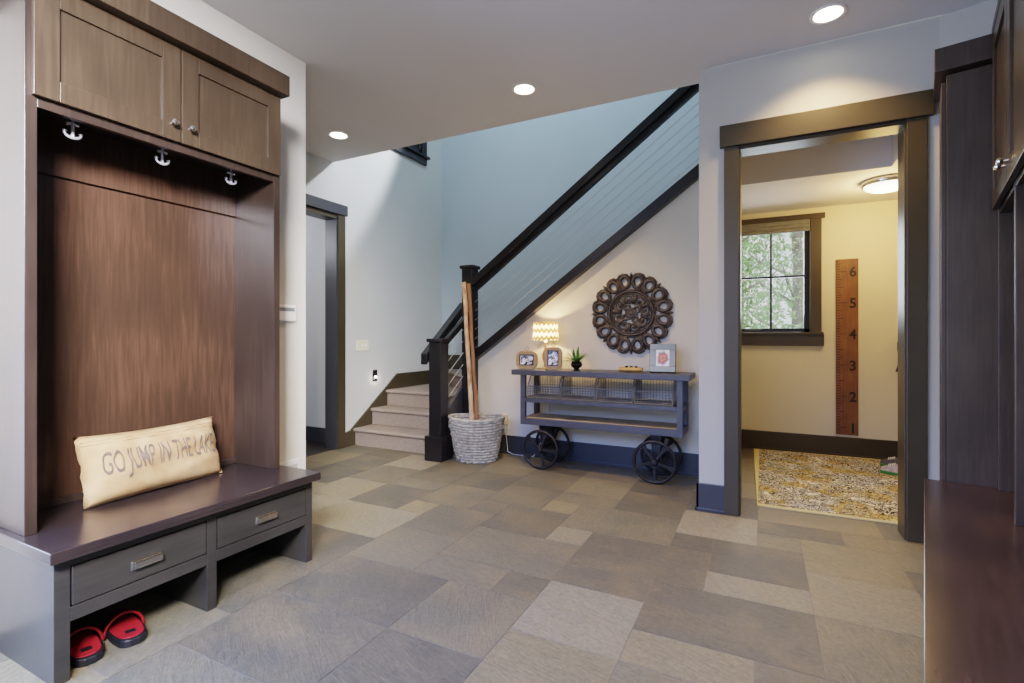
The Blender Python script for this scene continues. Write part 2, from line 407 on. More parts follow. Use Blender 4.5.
# door wall
DX0, DX1, DZ = -.13, .755, 2.44
def dw():
    bm = B(); box(bm, -.385, DX0, 3.61, 3.75, 0, CZ); box(bm, DX0, DX1, 3.61, 3.75, DZ, CZ); box(bm, DX1, .90, 3.61, 3.75, 0, CZ)
    return bm
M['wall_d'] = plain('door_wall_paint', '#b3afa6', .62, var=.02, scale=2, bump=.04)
struct('wall_door', dw(), M['wall_d'])
e = Vector((math.cos(math.radians(13)), -math.sin(math.radians(13)), 0)); d = Vector((math.sin(math.radians(13)), math.cos(math.radians(13)), 0))
O = Vector((.729, 3.168, 0))
def RP(a, b, z=0): return O+e*a+d*b+Vector((0, 0, z))
p0 = Vector((.90, 3.61, 0)); p1 = p0+e*2.6
struct('wall_right_angled', prism(B(), [p0, p1, p1+d*.14, p0+Vector((0, .14, 0))], (0, 0, CZ)), M['wall_d'])
a0 = RP(.70, -4.6); a1 = RP(.70, .34)
struct('wall_right', prism(B(), [a0, a1, a1+e*.14, a0+e*.14], (0, 0, CZ)), M['wall'])

# door_1 : casing of right hand opening
dr = sempty('door_1', (.31, 3.61, 0))
for x0, x1 in ((-.226, DX0-.006), (DX1-.008, .842)): struct('casing', bx(x0, x1, 3.588, 3.612, 0, DZ), M['trim'], dr, .003)
struct('header', bx(-.252, .872, 3.575, 3.612, DZ, 2.583), M['trim'], dr, .003)
for x0, x1 in ((DX0-.02, DX0+.004), (DX1-.016, DX1+.01)): struct('jamb', bx(x0, x1, 3.605, 3.765, 0, DZ-.02), M['trim'], dr, .002)
struct('head_jamb', bx(DX0-.01, DX1+.01, 3.605, 3.765, DZ-.022, DZ+.002), M['trim'], dr, .002)
for x0, x1 in ((-.226, DX0+.004), (DX1-.004, .842)): struct('casing', bx(x0, x1, 3.748, 3.772, 0, DZ), M['trim'], dr, .003)
# door_2 : doorway in stair wall
d2 = sempty('door_2', (-4, 3.3, 0))
struct('casing', bx(-4.002, -3.976, DL1-.006, DL1+.095, 0, DLZ+.03), M['trim'], d2, .003)
struct('casing', bx(-4.002, -3.976, DL0-.095, DL0+.006, 0, DLZ+.03), M['trim'], d2, .003)
struct('header', bx(-4.002, -3.965, DL0-.12, DL1+.12, DLZ+.03, 2.58), M['base'], d2, .003)
struct('jamb', bx(-4.15, -3.985, DL1-.022, DL1+.004, 0, DLZ), M['base'], d2, .002)
struct('jamb', bx(-4.15, -3.985, DL0-.004, DL0+.022, 0, DLZ), M['base'], d2, .002)
struct('head_jamb', bx(-4.15, -3.985, DL0, DL1, DLZ-.02, DLZ+.03), M['trim'], d2, .002)
# hall beyond doorway
struct('wall_hall', bx(-6.6, -4.14, 4.02, 4.12, 0, 2.8), M['wall_cool'])
struct('wall_hall_far', bx(-6.7, -6.6, 1.4, 4.12, 0, 2.8), M['wall_cool'])
struct('wall_hall_near', bx(-6.6, -4.14, 1.3, 1.4, 0, 2.8), M['wall_cool'])
struct('ceiling_hall', bx(-6.7, -4.14, 1.3, 4.12, 2.8, 2.9), M['ceiling'])
struct('baseboard_hall', bx(-6.6, -4.15, 4.0, 4.02, 0, .165), M['base'], bevel=.003)

# console wall, polygon beneath flight
SL = .7288
def zs(x): return .971+(x+2.609)*SL
XL, XR = -2.69, -.365
struct('wall_console', prism(B(), [(XL, 4.49, 0), (XR, 4.49, 0), (XR, 4.49, zs(XR)+.02), (XL, 4.49, zs(XL)+.02)], (0, .11, 0)), M['wall'])
bb = B(); box(bb, XL, XR, 4.474, 4.49, 0, .185); box(bb, XL, XR, 4.464, 4.476, 0, .022)
struct('baseboard_console', bb, M['base'], bevel=.003)
bb = B(); box(bb, -.401, -.222, 3.594, 3.612, 0, .185); box(bb, -.408, -.222, 3.584, 3.596, 0, .022); box(bb, -.401, -.384, 3.594, 3.76, 0, .185); box(bb, -.408, -.396, 3.584, 3.76, 0, .022)
struct('baseboard_door', bb, M['base'], bevel=.003)

# side room
struct('wall_side_room_right', bx(2.2, 2.3, 3.75, 5.88, 0, CZ), M['wall_side'])
WX0, WX1, WZ0, WZ1 = -.255, .435, 1.225, 2.34
def sb():
    bm = B(); box(bm, -.31, WX0, 5.88, 6.0, 0, CZ); box(bm, WX1, 2.3, 5.88, 6.0, 0, CZ); box(bm, WX0, WX1, 5.88, 6.0, 0, WZ0); box(bm, WX0, WX1, 5.88, 6.0, WZ1, CZ); return bm
struct('wall_side_room_back', sb(), M['wall_side'])
def sc_():
    bm = B(); box(bm, -.31, 2.3, 3.76, 5.88, CZ, CZ+.1); box(bm, -.31, 2.2, 4.72, 5.88, 2.49, CZ); box(bm, .89, 2.2, 3.76, 4.72, 2.49, CZ); return bm
struct('ceiling_side_room', sc_(), M['ceiling'])
bb = B(); box(bb, -.31, 2.2, 5.862, 5.88, 0, .19); box(bb, -.31, 2.2, 5.852, 5.864, 0, .02)
struct('baseboard_side_room', bb, M['trim'], bevel=.003)
wn = sempty('window_1', (.08, 5.86, WZ0))
for x0, x1 in ((WX1+.002, .535), (-.305, WX0-.002)): struct('casing', bx(x0, x1, 5.852, 5.882, WZ0-.02, 2.39), M['trim'], wn, .003)
struct('header', bx(-.305, .565, 5.845, 5.882, 2.375, 2.43), M['trim'], wn, .003)
struct('apron', bx(-.305, .555, 5.845, 5.882, 1.09, WZ0-.02), M['trim'], wn, .003)
struct('sill', bx(-.305, .55, 5.83, 5.95, WZ0-.022, WZ0+.006), M['trim'], wn, .003)
fr = B()
for x0, x1 in ((WX0, WX0+.05), (WX1-.05, WX1)): box(fr, x0, x1, 5.90, 5.96, WZ0, WZ1)
box(fr, WX0, WX1, 5.90, 5.96, WZ0, WZ0+.045); box(fr, WX0, WX1, 5.90, 5.96, WZ1-.045, WZ1)
box(fr, .074, .094, 5.915, 5.945, WZ0, WZ1); box(fr, WX0, WX1, 5.915, 5.945, 1.80, 1.82)
sash = struct('sash', fr, M['black'], wn, .002)
struct('pane', bx(WX0+.05, WX1-.05, 5.928, 5.932, WZ0+.045, WZ1-.045), M['glass'], sash)
struct('sash_lock', bx(-.17, .0, 5.885, 5.90, WZ0+.02, WZ0+.04), M['iron'], wn, .003)
sh = B(); box(sh, WX0, WX1-.002, 5.855, 5.885, 2.26, 2.385)
for k in range(3): sweep(sh, [(WX0, 5.855, 2.27+.035*k), (WX1-.002, 5.855, 2.27+.035*k)], .012, 8)
tag(obj('roman_shade', sh, M['shadecloth'], bevel=.002), 'folded beige roman shade at top of side room window', 'shade')

# upper stair window on the left wall
w2 = sempty('window_2', (-4, 4.8, 3.45))
f2 = B(); box(f2, -4.0, -3.965, 4.1, 5.38, 3.45, 3.53); struct('apron', f2, M['base'], w2, .003)
struct('sill', bx(-4.0, -3.93, 4.07, 5.405, 3.53, 3.56), M['black'], w2, .003)
for y0, y1 in ((4.1, 4.2), (5.28, 5.38)): struct('casing', bx(-4.0, -3.965, y0, y1, 3.56, 4.7), M['black'], w2, .003)
struct('header', bx(-4.0, -3.955, 4.07, 5.41, 4.7, 4.85), M['black'], w2, .003)
f3 = B(); box(f3, -3.998, -3.975, 4.2, 5.28, 3.56, 3.62); box(f3, -3.998, -3.975, 4.2, 4.26, 3.56, 4.7); box(f3, -3.998, -3.975, 5.22, 5.28, 3.56, 4.7); box(f3, -3.998, -3.975, 4.72, 4.76, 3.56, 4.7)
s2 = struct('sash', f3, M['black'], w2, .002); struct('pane', bx(-3.997, -3.99, 4.26, 5.22, 3.62, 4.68), M['dark'], s2)

# ================================================================= STAIRCASE
st = thing('staircase', 'brown carpeted stairs turning right behind black newel posts', 'stairs', (-3.4, 4.03, 0))
SX0, SX1 = -4.0, -2.80
RS = .185
def step_y(y0, y1, z1, x0=SX0+.022, x1=SX1):
    z0 = z1-RS; n = .028
    pts = [(x0, y0+n, z0), (x0, y1+.02, z0), (x0, y1+.02, z1)]
    for k in range(7):
        a = PI/2+PI*k/6; pts.append((x0, y0+.018+math.cos(a)*.018, z1-.02+math.sin(a)*.02))
    pts.append((x0, y0+n, z1-.042))
    return prism(B(), pts, (x1-x0, 0, 0))
obj('step', step_y(4.06, 4.33, RS), M['carpet'], st, smooth=True)
obj('step', step_y(4.33, 4.585, 2*RS), M['carpet'], st, smooth=True)
obj('step', step_y(4.585, 5.75, 3*RS), M['carpet'], st, smooth=True)
# winder triangle
nz = B(); A_ = Vector((-2.80, 4.60, 0)); Bc = Vector((-3.97, 5.74, 0)); t_ = (Bc-A_).normalized(); nrm = Vector((-t_.y, t_.x, 0))
prism(nz, [A_+Vector((0, 0, 3*RS)), Vector((-2.80, 5.74, 3*RS)), Bc+Vector((0, 0, 3*RS))], (0, 0, RS))
sweep(nz, [A_+nrm*.012+Vector((0, 0, 4*RS-.02)), Bc+nrm*.012+Vector((0, 0, 4*RS-.02))], .02, 10)
obj('step', nz, M['carpet'], st, smooth=True)
for k in range(9):
    x0 = -2.80+.256*k; z1 = (5+k)*RS; x1 = min(x0+.28, -.53)
    if x0 > -.6: break
    b = B(); n = .028; pts = [(x0+n, 4.61, z1-RS), (x1, 4.61, z1-RS), (x1, 4.61, z1)]
    for q in range(7):
        a = PI/2+PI*q/6; pts.append((x0+.018+math.cos(a)*.018, 4.61, z1-.02+math.sin(a)*.02))
    pts.append((x0+n, 4.61, z1-.042)); prism(b, pts, (0, 1.13, 0)); obj('step', b, M['carpet'], st, smooth=True)
# skirt boards
obj('skirt_board', prism(B(), [(-4.0, 3.947, 0), (-4.0, 5.77, 0), (-4.0, 5.77, .735), (-4.0, 4.80, .735), (-4.0, 4.03, .17), (-4.0, 3.947, .15)], (.02, 0, 0)), M['trim'], st, bevel=.003)
obj('skirt_board', prism(B(), [(-3.98, 5.77, .55), (-2.8, 5.77, .55), (-2.3, 5.77, 1.1), (-2.3, 5.77, 1.36), (-2.85, 5.77, .95), (-3.98, 5.77, .93)], (0, -.02, 0)), M['trim'], st, bevel=.003)
# right closed stringer of flight one
obj('stringer', prism(B(), [(-2.80, 4.02, 0), (-2.80, 4.60, 0), (-2.80, 4.60, .84), (-2.80, 4.02, .40)], (.03, 0, 0)), M['base'], st, bevel=.003)
obj('stringer', prism(B(), [(XL, 4.40, zs(XL)), (XR, 4.40, zs(XR)), (XR, 4.40, zs(XR)+.10), (XL, 4.40, zs(XL)+.10)], (0, .215, 0)), M['black'], st, bevel=.004)

# railing
rl = thing('stair_railing', 'black stair railing with newel posts and steel cables', 'railing', (-2.79, 3.95, 0))
def newel(cx, cy, w, z0, z1, basez=None):
    b = bx(cx-w/2, cx+w/2, cy-w/2, cy+w/2, z0, z1); n = obj('newel_post', b, M['black'], rl, bevel=.004)
    c = w/2+.018; obj('cap', bx(cx-c, cx+c, cy-c, cy+c, z1, z1+.035), M['black'], n, bevel=.006)
    if basez: obj('plinth', bx(cx-c-.012, cx+c+.012, cy-c-.012, cy+c+.012, z0, basez), M['black'], n, bevel=.004)
newel(-2.785, 3.965, .135, 0, 1.13, .235)
newel(-2.715, 4.425, .125, 0, 1.885)
def beam(p0, p1, w, h):
    p0, p1 = Vector(p0), Vector(p1); t = (p1-p0).normalized(); s = t.cross(Vector((0, 0, 1))).normalized()*w/2; u = Vector((0, 0, h/2))
    return prism(B(), [p0-s-u, p0+s-u, p0+s+u, p0-s+u], p1-p0)
# rail flight 2 : top line z
def zr(x): return 1.755+(x+2.605)*.7355
def rail2():
    b = B(); x0, x1 = -2.66, -.365
    prism(b, [(x0, 4.36, zr(x0)-.02), (x1, 4.36, zr(x1)-.02), (x1, 4.36, zr(x1)+.065), (x0, 4.36, zr(x0)+.065)], (0, .14, 0))
    prism(b, [(x0, 4.40, zr(x0)-.075), (x1, 4.40, zr(x1)-.075), (x1, 4.40, zr(x1)), (x0, 4.40, zr(x0))], (0, .05, 0)); return b
obj('handrail', rail2(), M['black'], rl, bevel=.004)
for k in range(6):
    o_ = -.175-.095*k
    b = B(); sweep(b, [(-2.69, 4.425, zr(-2.69)+o_), (-.37, 4.425, zr(-.37)+o_)], .0019, 6)
    sweep(b, [(-.50, 4.425, zr(-.50)+o_), (-.37, 4.425, zr(-.37)+o_)], .0035, 6); sweep(b, [(-2.66, 4.425, zr(-2.66)+o_), (-2.64, 4.425, zr(-2.64)+o_)], .0035, 6)
    obj('cable', b, M['cable'], rl, smooth=True)
obj('handrail', beam((-2.785, 4.02, 1.09), (-2.73, 4.38, 1.38), .05, .07), M['black'], rl, bevel=.004)
obj('grab_rail', beam((-2.915, 3.90, .965), (-2.885, 4.55, 1.50), .075, .105), M['black'], rl, bevel=.006)
for k in range(5):
    b = B(); sweep(b, [(-2.79, 4.02, .98-.12*k), (-2.76, 4.38, 1.27-.12*k)], .0035, 6); obj('cable', b, M['cable'], rl, smooth=True)

# ================================================================= LEFT LOCKER + BENCH
def shaker(name, parent, axis, plane, a0, a1, z0, z1, mat, matp, sgn=1, w=.075, th=.02):
    """door whose face lies at x=plane, spanning y a0..a1; local world coords"""
    b = B(); x0, x1 = sorted((plane, plane-sgn*th))
    box(b, x0, x1, a0, a0+w, z0, z1); box(b, x0, x1, a1-w, a1, z0, z1); box(b, x0, x1, a0+w, a1-w, z0, z0+w); box(b, x0, x1, a0+w, a1-w, z1-w, z1)
    dd = obj(name, b, mat, parent, bevel=.002, local=axis == 'L')
    xs = sorted((plane-sgn*.010, plane-sgn*th)); obj('inset_panel', bx(xs[0], xs[1], a0+w-.004, a1-w+.004, z0+w-.004, z1-w+.004), matp, dd, local=axis == 'L')
    return dd
def knob(parent, x, y, z, sgn=1, local=False):
    b = B(); lathe(b, [(.006, 0), (.005, sgn*.012), (.011, sgn*.016), (.0145, sgn*.024), (.012, sgn*.031), (.005, sgn*.034)], (x, y, z), 16, axis='X')
    return obj('knob', b, M['nickel'], parent, smooth=True, local=local)
lk = thing('coat_locker', 'dark wood coat locker with two upper doors and hooks over the pillow bench', 'locker', (-2.5, 1.32, .47))
LY0, LY1 = .798, 1.845
for y0, y1 in ((LY0, LY0+.036), (LY1-.036, LY1)): obj('side_panel', bx(-2.705, -2.34, y0, y1, .47, 2.46), M['espresso'], lk, bevel=.002)
obj('back_panel', bx(-2.705, -2.672, LY0+.036, LY1-.036, .47, 2.46), M['espresso_panel'], lk)
obj('back_rail', bx(-2.672, -2.655, LY0+.036, LY1-.036, 1.858, 2.085), M['espresso_panel'], lk, bevel=.002)
obj('base_cleat', bx(-2.672, -2.655, LY0+.036, LY1-.036, .47, .50), M['espresso'], lk, bevel=.002)
cbx = B(); box(cbx, -2.672, -2.342, LY0+.036, LY1-.036, 2.085, 2.46); box(cbx, -2.365, -2.342, LY0+.036, LY1-.036, 2.012, 2.085)
obj('cabinet_box', cbx, M['espresso'], lk, bevel=.002)
obj('crown', bx(-2.705, -2.265, LY0-.06, LY1+.004, 2.47, 2.578), M['espresso_door'], lk, bevel=.003)
dA = shaker('cabinet_door', lk, 'W', -2.318, .816, 1.318, 2.048, 2.468, M['espresso_door'], M['espresso_door'])
dB = shaker('cabinet_door', lk, 'W', -2.318, 1.323, 1.834, 2.048, 2.468, M['espresso_door'], M['espresso_door'])
knob(dA, -2.318, 1.281, 2.121); knob(dB, -2.318, 1.357, 2.121)
def hook_bm(y):
    b = B(); x = -2.46; z = 1.97
    lathe(b, [(.016, .115), (.016, .109), (.008, .105)], (x, y, z), 16)
    sweep(b, [(x, y, z+.109), (x, y, z+.05), (x, y, z+.008)], [.0055, .0055, .007], 8)
    sweep(b, [(x, y-.020, z+.058), (x, y, z+.062), (x, y+.020, z+.058)], [.006, .005, .006], 8)
    for s in (-1, 1):
        P = [(x, y+s*.034*math.sin(q)*.8, z+.022-.017*math.cos(q)) for q in [i*PI/2/6*1.25 for i in range(7)]]
        sweep(b, P, [.006, .006, .0055, .005, .005, .0055, .008], 8)
    return b
for y in (.985, 1.317, 1.648): obj('coat_hook', hook_bm(y), M['chrome'], lk, smooth=True)

def bench_parts(bt):
    obj('seat_top', bx(-2.705, -2.075, .772, 1.886, .43, .47), M['espresso_h'], bt, bevel=.003)
    obj('side_panel', bx(-2.70, -2.126, .80, .845, 0, .43), M['espresso_dark'], bt, bevel=.002)
    obj('side_panel', bx(-2.70, -2.126, 1.834, 1.874, 0, .43), M['espresso_dark'], bt, bevel=.002)
    obj('divider', bx(-2.70, -2.126, 1.316, 1.359, 0, .43), M['espresso_dark'], bt, bevel=.002)
    obj('back_panel', bx(-2.705, -2.69, .845, 1.834, 0.0, .43), M['espresso_dark'], bt)
    for y0, y1 in ((.845, 1.316), (1.359, 1.834)):
        obj('rail', bx(-2.66, -2.126, y0, y1, .20, .25), M['espresso_dark'], bt, bevel=.002)
        obj('rail', bx(-2.66, -2.126, y0, y1, .392, .43), M['espresso_dark'], bt, bevel=.002)
        dw_ = obj('drawer', bx(-2.60, -2.123, y0+.004, y1-.004, .254, .388), M['espresso_dark'], bt, bevel=.003)
        yc = (y0+y1)/2; b = B(); box(b, -2.124, -2.119, yc-.055, yc+.055, .298, .334); box(b, -2.12, -2.103, yc-.05, yc+.05, .306, .33)
        obj('handle', b, M['nickel'], dw_, bevel=.004)
bt = thing('storage_bench', 'dark wood storage bench with two drawers under the burlap pillow', 'bench', (-2.4, 1.33, 0))
bench_parts(bt)

# pillow
def pillow():
    W, Hh, T = .61, .30, .078; N = 28; K = 16; b = B()
    def surf(u, v, s):
        pu = max(0, 1-abs(u)**3.2); pv = max(0, 1-abs(v)**2.6)
        th = T*(pu*pv)**.55
        x = u*W/2*(1-.03*(1-v*v)) ; z = v*Hh/2*(1-.09*(1-u*u)*(1 if v > 0 else .35))
        wr = (.0055*math.sin(u*9+v*5)+.0045*math.sin(v*8-u*4+1)+.0025*math.sin(u*23+v*15))*min(1, 1.6*pu*pv)+.008*math.sin(v*9+u*6)*(abs(u)**3)*pv
        if abs(u) > .8: wr += .006*math.sin(v*16)*(abs(u)-.8)*5*(1-abs(v))
        return Vector((x, s*th*1.0+s*wr, z))
    G = {}
    for s in (-1, 1):
        for i in range(N+1):
            for j in range(K+1):
                u, v = -1+2*i/N, -1+2*j/K
                edge = i in (0, N) or j in (0, K)
                if edge and s == 1: G[s, i, j] = G[-1, i, j]
                else: G[s, i, j] = b.verts.new(surf(u, v, s))
        for i in range(N):
            for j in range(K): b.faces.new((G[s, i, j], G[s, i+1, j], G[s, i+1, j+1], G[s, i, j+1]))
    # hem welt lines
    return b, surf, W, Hh
pb, psurf, PW, PH = pillow()
pil = thing('throw_pillow', 'tan burlap pillow lettered GO JUMP IN THE LAKE on the left bench', 'pillow', (-2.50, 1.335, .476), 0)
pil.rotation_euler = (math.radians(-16), 0, math.radians(90+3)); 
bmesh.ops.translate(pb, vec=(0, 0, PH/2-.003), verts=pb.verts)
obj('cover', pb, M['burlap'], pil, smooth='all', local=True)
tb = text_bm('GO JUMP IN THE LAKE', .118, .62, off=.0004)
w_ = max(v.co.x for v in tb.verts)-min(v.co.x for v in tb.verts)
k_ = .49/w_
bmesh.ops.triangulate(tb, faces=tb.faces)
for _ in range(4): bmesh.ops.subdivide_edges(tb, edges=[e_ for e_ in tb.edges if e_.calc_length() > .006], cuts=1); bmesh.ops.triangulate(tb, faces=tb.faces)
for v in tb.verts:
    x = v.co.x*k_+.002; z = v.co.y*1.16+.006
    u, vv = x/(PW/2), z/(PH/2)
    for _ in range(6):
        q = psurf(max(-.995, min(.995, u)), vv, -1); u += (x-q.x)/(PW/2); vv += (z-q.z)/(PH/2)
    u = max(-.99, min(.99, u)); q = psurf(u, vv, -1)
    v.co = Vector((q.x, q.y-.0045, q.z+PH/2-.003))
obj('lettering', tb, M['print'], pil, local=True)
hem = B()
for vv in (.80, .70):
    sweep(hem, [psurf(-.97+1.94*i/40, vv, -1)+Vector((0, -.0005, PH/2-.003)) for i in range(41)], .0022, 6)
obj('seam', hem, M['burlap'], pil, smooth='all', local=True)

# slides (sandals)
def slide_things(loc, rz, label):
    t = thing('slide_sandal', label, 'sandal', loc, rz, 'pair of red slide sandals')
    def outline(y, k=1.0): # y 0 heel .. 1 toe
        return k*(.040+.012*math.sin(PI*min(1, y*1.15))+.008*y)*(1 if y < .85 else math.sqrt(max(.0, 1-((y-.85)/.16)**2)))*(1 if y > .12 else math.sqrt(max(0, 1-((.12-y)/.13)**2)))
    def solid(z0, z1, k, L=.26, inset=0.0, cup=0):
        b = B(); n = 26; P = []
        ys = [i/n for i in range(n+1)]
        pts = [(outline(y, k), (y-.5)*(L-inset*2)) for y in ys]+[(-outline(y, k), (y-.5)*(L-inset*2)) for y in ys[::-1]]
        pts = [p for i, p in enumerate(pts) if i == 0 or (Vector(p)-Vector(pts[i-1])).length > 1e-4]
        prism(b, [(x, y, z0) for x, y in pts], (0, 0, z1-z0)); return b
    obj('sole', solid(0, .03, 1.0), M['rubber'], t, bevel=.005, local=True)
    obj('footbed', solid(.0295, .035, .86, inset=.012), M['foot_red'], t, bevel=.002, local=True)
    b = B(); n = 14; rows = []
    for j in range(5):
        y = .0+.085*j/4; ww = outline(.5+y/.26)+.004
        rows.append([(math.cos(PI*i/n)*ww, y, .012+math.sin(PI*i/n)*(.068-.012*j/4)) for i in range(n+1)])
    vs = [[b.verts.new(p) for p in r] for r in rows]
    for j in range(4):
        for i in range(n): b.faces.new((vs[j][i], vs[j][i+1], vs[j+1][i+1], vs[j+1][i]))
    bmesh.ops.solidify(b, geom=b.faces[:], thickness=-.006)
    o = obj('strap', b, M['strap'], t, smooth=True, local=True)
    b = B()
    sweep(b, [(math.cos(PI*i/n)*(outline(.5)+.009), .001,   .012+math.sin(PI*i/n)*.070) for i in range(n+1)], .005, 8)
    obj('strap_trim', b, M['foot_red'], t, smooth=True, local=True)
    obj('logo_patch', bx(-.016, .016, -.085, -.057, .0345, .0362), M['rubber'], t, local=True)
    return t
slide_things((-2.285, .940, 0), math.radians(80), 'red and black slide sandal half hidden by the bench leg')
slide_things((-2.268, 1.074, 0), math.radians(80), 'red and black slide sandal nearer the bench divider')

# ================================================================= RIGHT BUILT-IN (frame turned 13 degrees)
RZ = -math.radians(13)
rb = thing('storage_bench', 'dark wood bench top along the right edge beside the doorway', 'bench', O, RZ)
obj('seat_top', bx(0, .695, -3.0, -.004, .43, .47), M['bench_right'], rb, bevel=.003, local=True)
for y in (-3.0, -1.6, -.05): obj('side_panel', bx(.05, .69, y, y+.04, 0, .43), M['espresso'], rb, bevel=.002, local=True)
for y0, y1 in ((-2.96, -1.6), (-1.56, -.05)):
    obj('rail', bx(.05, .10, y0, y1, .20, .25), M['espresso_dark'], rb, bevel=.002, local=True)
    dd = obj('drawer', bx(.047, .60, y0+.004, y1-.004, .254, .425), M['espresso_dark'], rb, bevel=.003, local=True)
    yc = (y0+y1)/2; obj('handle', bx(.027, .047, yc-.05, yc+.05, .31, .335), M['nickel'], dd, bevel=.004, local=True)
tw = thing('tall_cabinet', 'tall dark wood cabinet with crown right of the doorway', 'cabinet', RP(.085, -.0), RZ)
obj('cabinet_box', bx(0, .60, 0, .37, 0, 2.47), M['espresso_right'], tw, bevel=.003, local=True)
cb = B(); box(cb, -.045, .60, -.03, .39, 2.485, 2.60); obj('crown', cb, M['espresso_right'], tw, bevel=.003, local=True)
sd = obj('cabinet_door', bx(-.02, 0, .01, .36, .02, 2.44), M['espresso_right'], tw, bevel=.003, local=True)
lr = thing('coat_locker', 'dark wood locker with knobbed upper doors at the top right edge', 'locker', RP(.265, 0, .47), RZ)
for y0 in (-.045, -1.12): obj('side_panel', bx(0, .425, y0, y0+.035, 0, 2.06), M['espresso_right'], lr, bevel=.002, local=True)
obj('divider', bx(0, .425, -.60, -.565, 0, 2.06), M['espresso_right'], lr, bevel=.002, local=True)
obj('back_panel', bx(.40, .43, -1.12, -.01, 0, 2.06), M['espresso_panel'], lr, local=True)
obj('cabinet_box', bx(0.002, .43, -1.12, -.045, 1.28, 2.14), M['espresso_door'], lr, bevel=.002, local=True)
obj('crown', bx(-.024, .43, -1.14, -.045, 2.10, 2.14), M['espresso_right'], lr, bevel=.003, local=True)
for y0, y1, ky in ((-.58, -.046, -.545), (-1.13, -.586, -.622)):
    dd = shaker('cabinet_door', lr, 'L', -.022, y0, y1, 1.30, 2.095, M['espresso_door'], M['espresso_door'], sgn=-1)
    knob(dd, -.022, ky, 1.375, sgn=-1, local=True)

# ================================================================= CART
ct = thing('rolling_cart', 'grey steel console cart on four spoked wheels against the stair wall', 'cart', (-1.27, 4.24, 0))
obj('tabletop', bx(-2.05, -.50, 4.06, 4.43, .836, .882), M['iron'], ct, bevel=.003)
FX0, FX1, FY0, FY1 = -1.965, -.555, 4.075, 4.415
for x in (FX0, FX1-.045):
    for y in (FY0, FY1-.04): obj('leg', bx(x, x+.045, y, y+.04, .388, .836), M['iron'], ct, bevel=.002)
for y in (FY0, FY1-.035):
    obj('rail', bx(FX0+.045, FX1-.045, y+.001, y+.035, .39, .445), M['iron'], ct, bevel=.002)
    obj('rail', bx(FX0+.045, FX1-.045, y, y+.035, .592, .628), M['iron'], ct, bevel=.002)
for x in (FX0, FX1-.04):
    obj('rail', bx(x+.001, x+.04, FY0+.04, FY1-.04, .39, .445), M['iron'], ct, bevel=.002)
    obj('rail', bx(x, x+.04, FY0+.04, FY1-.04, .592, .628), M['iron'], ct, bevel=.002)
obj('basket_shelf', bx(FX0+.04, FX1-.04, FY0+.035, FY1-.035, .612, .622), M['iron'], ct)
for k in range(3):
    y0 = FY0+.036+.09*k; obj('shelf_board', bx(FX0+.041, FX1-.041, y0, y0+.088, .43, .452), M['plank'], ct, bevel=.003)
def wheel(cx, cy, r=.176, w=.03):
    c = (cx, cy, r); b = B(); ring(b, c, r-.013, .013, 'Y', 48, 10)
    o = obj('wheel', b, M['wheel'], ct, smooth=True)
    s = B()
    for k in range(5):
        a = 2*PI*k/5+PI/2+.15+cx; u = Vector((math.cos(a), 0, math.sin(a))); n = Vector((-math.sin(a), 0, math.cos(a))); cc = Vector(c)
        pr = [(.022, .014), (.06, .011), (.11, .012), (.145, .022), (r-.008, .03)]
        L = [cc+u*p+n*q for p, q in pr]; Rr = [cc+u*p-n*q for p, q in pr[::-1]]
        prism(s, [p+Vector((0, -.007, 0)) for p in L+Rr], (0, .014, 0))
    obj('spokes', s, M['wheel'], o, bevel=.002)
    hb = B(); lathe(hb, [(.012, -.03), (.022, -.028), (.03, -.012), (.03, .03), (.018, .034)], c, 20, axis='Y'); obj('hub', hb, M['wheel'], o, smooth=True)
for x in (-1.768, -.772):
    for y in (4.075, 4.37): wheel(x, y)
    b = B(); cyl(b, (x, 4.10, .176), .012, .25, 'Y', 14); obj('axle', b, M['wheel'], ct, smooth=True)
    b = B(); box(b, x-.045, x+.045, 4.14, 4.34, .37, .392)
    for y in (4.15, 4.31): prism(b, [(x-.045, y, .372), (x+.045, y, .372), (x+.022, y, .14), (x-.022, y, .14)], (0, .02, 0))
    prism(b, [(x-.035, 4.17, .372), (x+.035, 4.17, .372), (x+.02, 4.17, .24), (x-.02, 4.17, .24)], (0, .14, 0))
    obj('axle_bracket', b, M['black'], ct, bevel=.002)

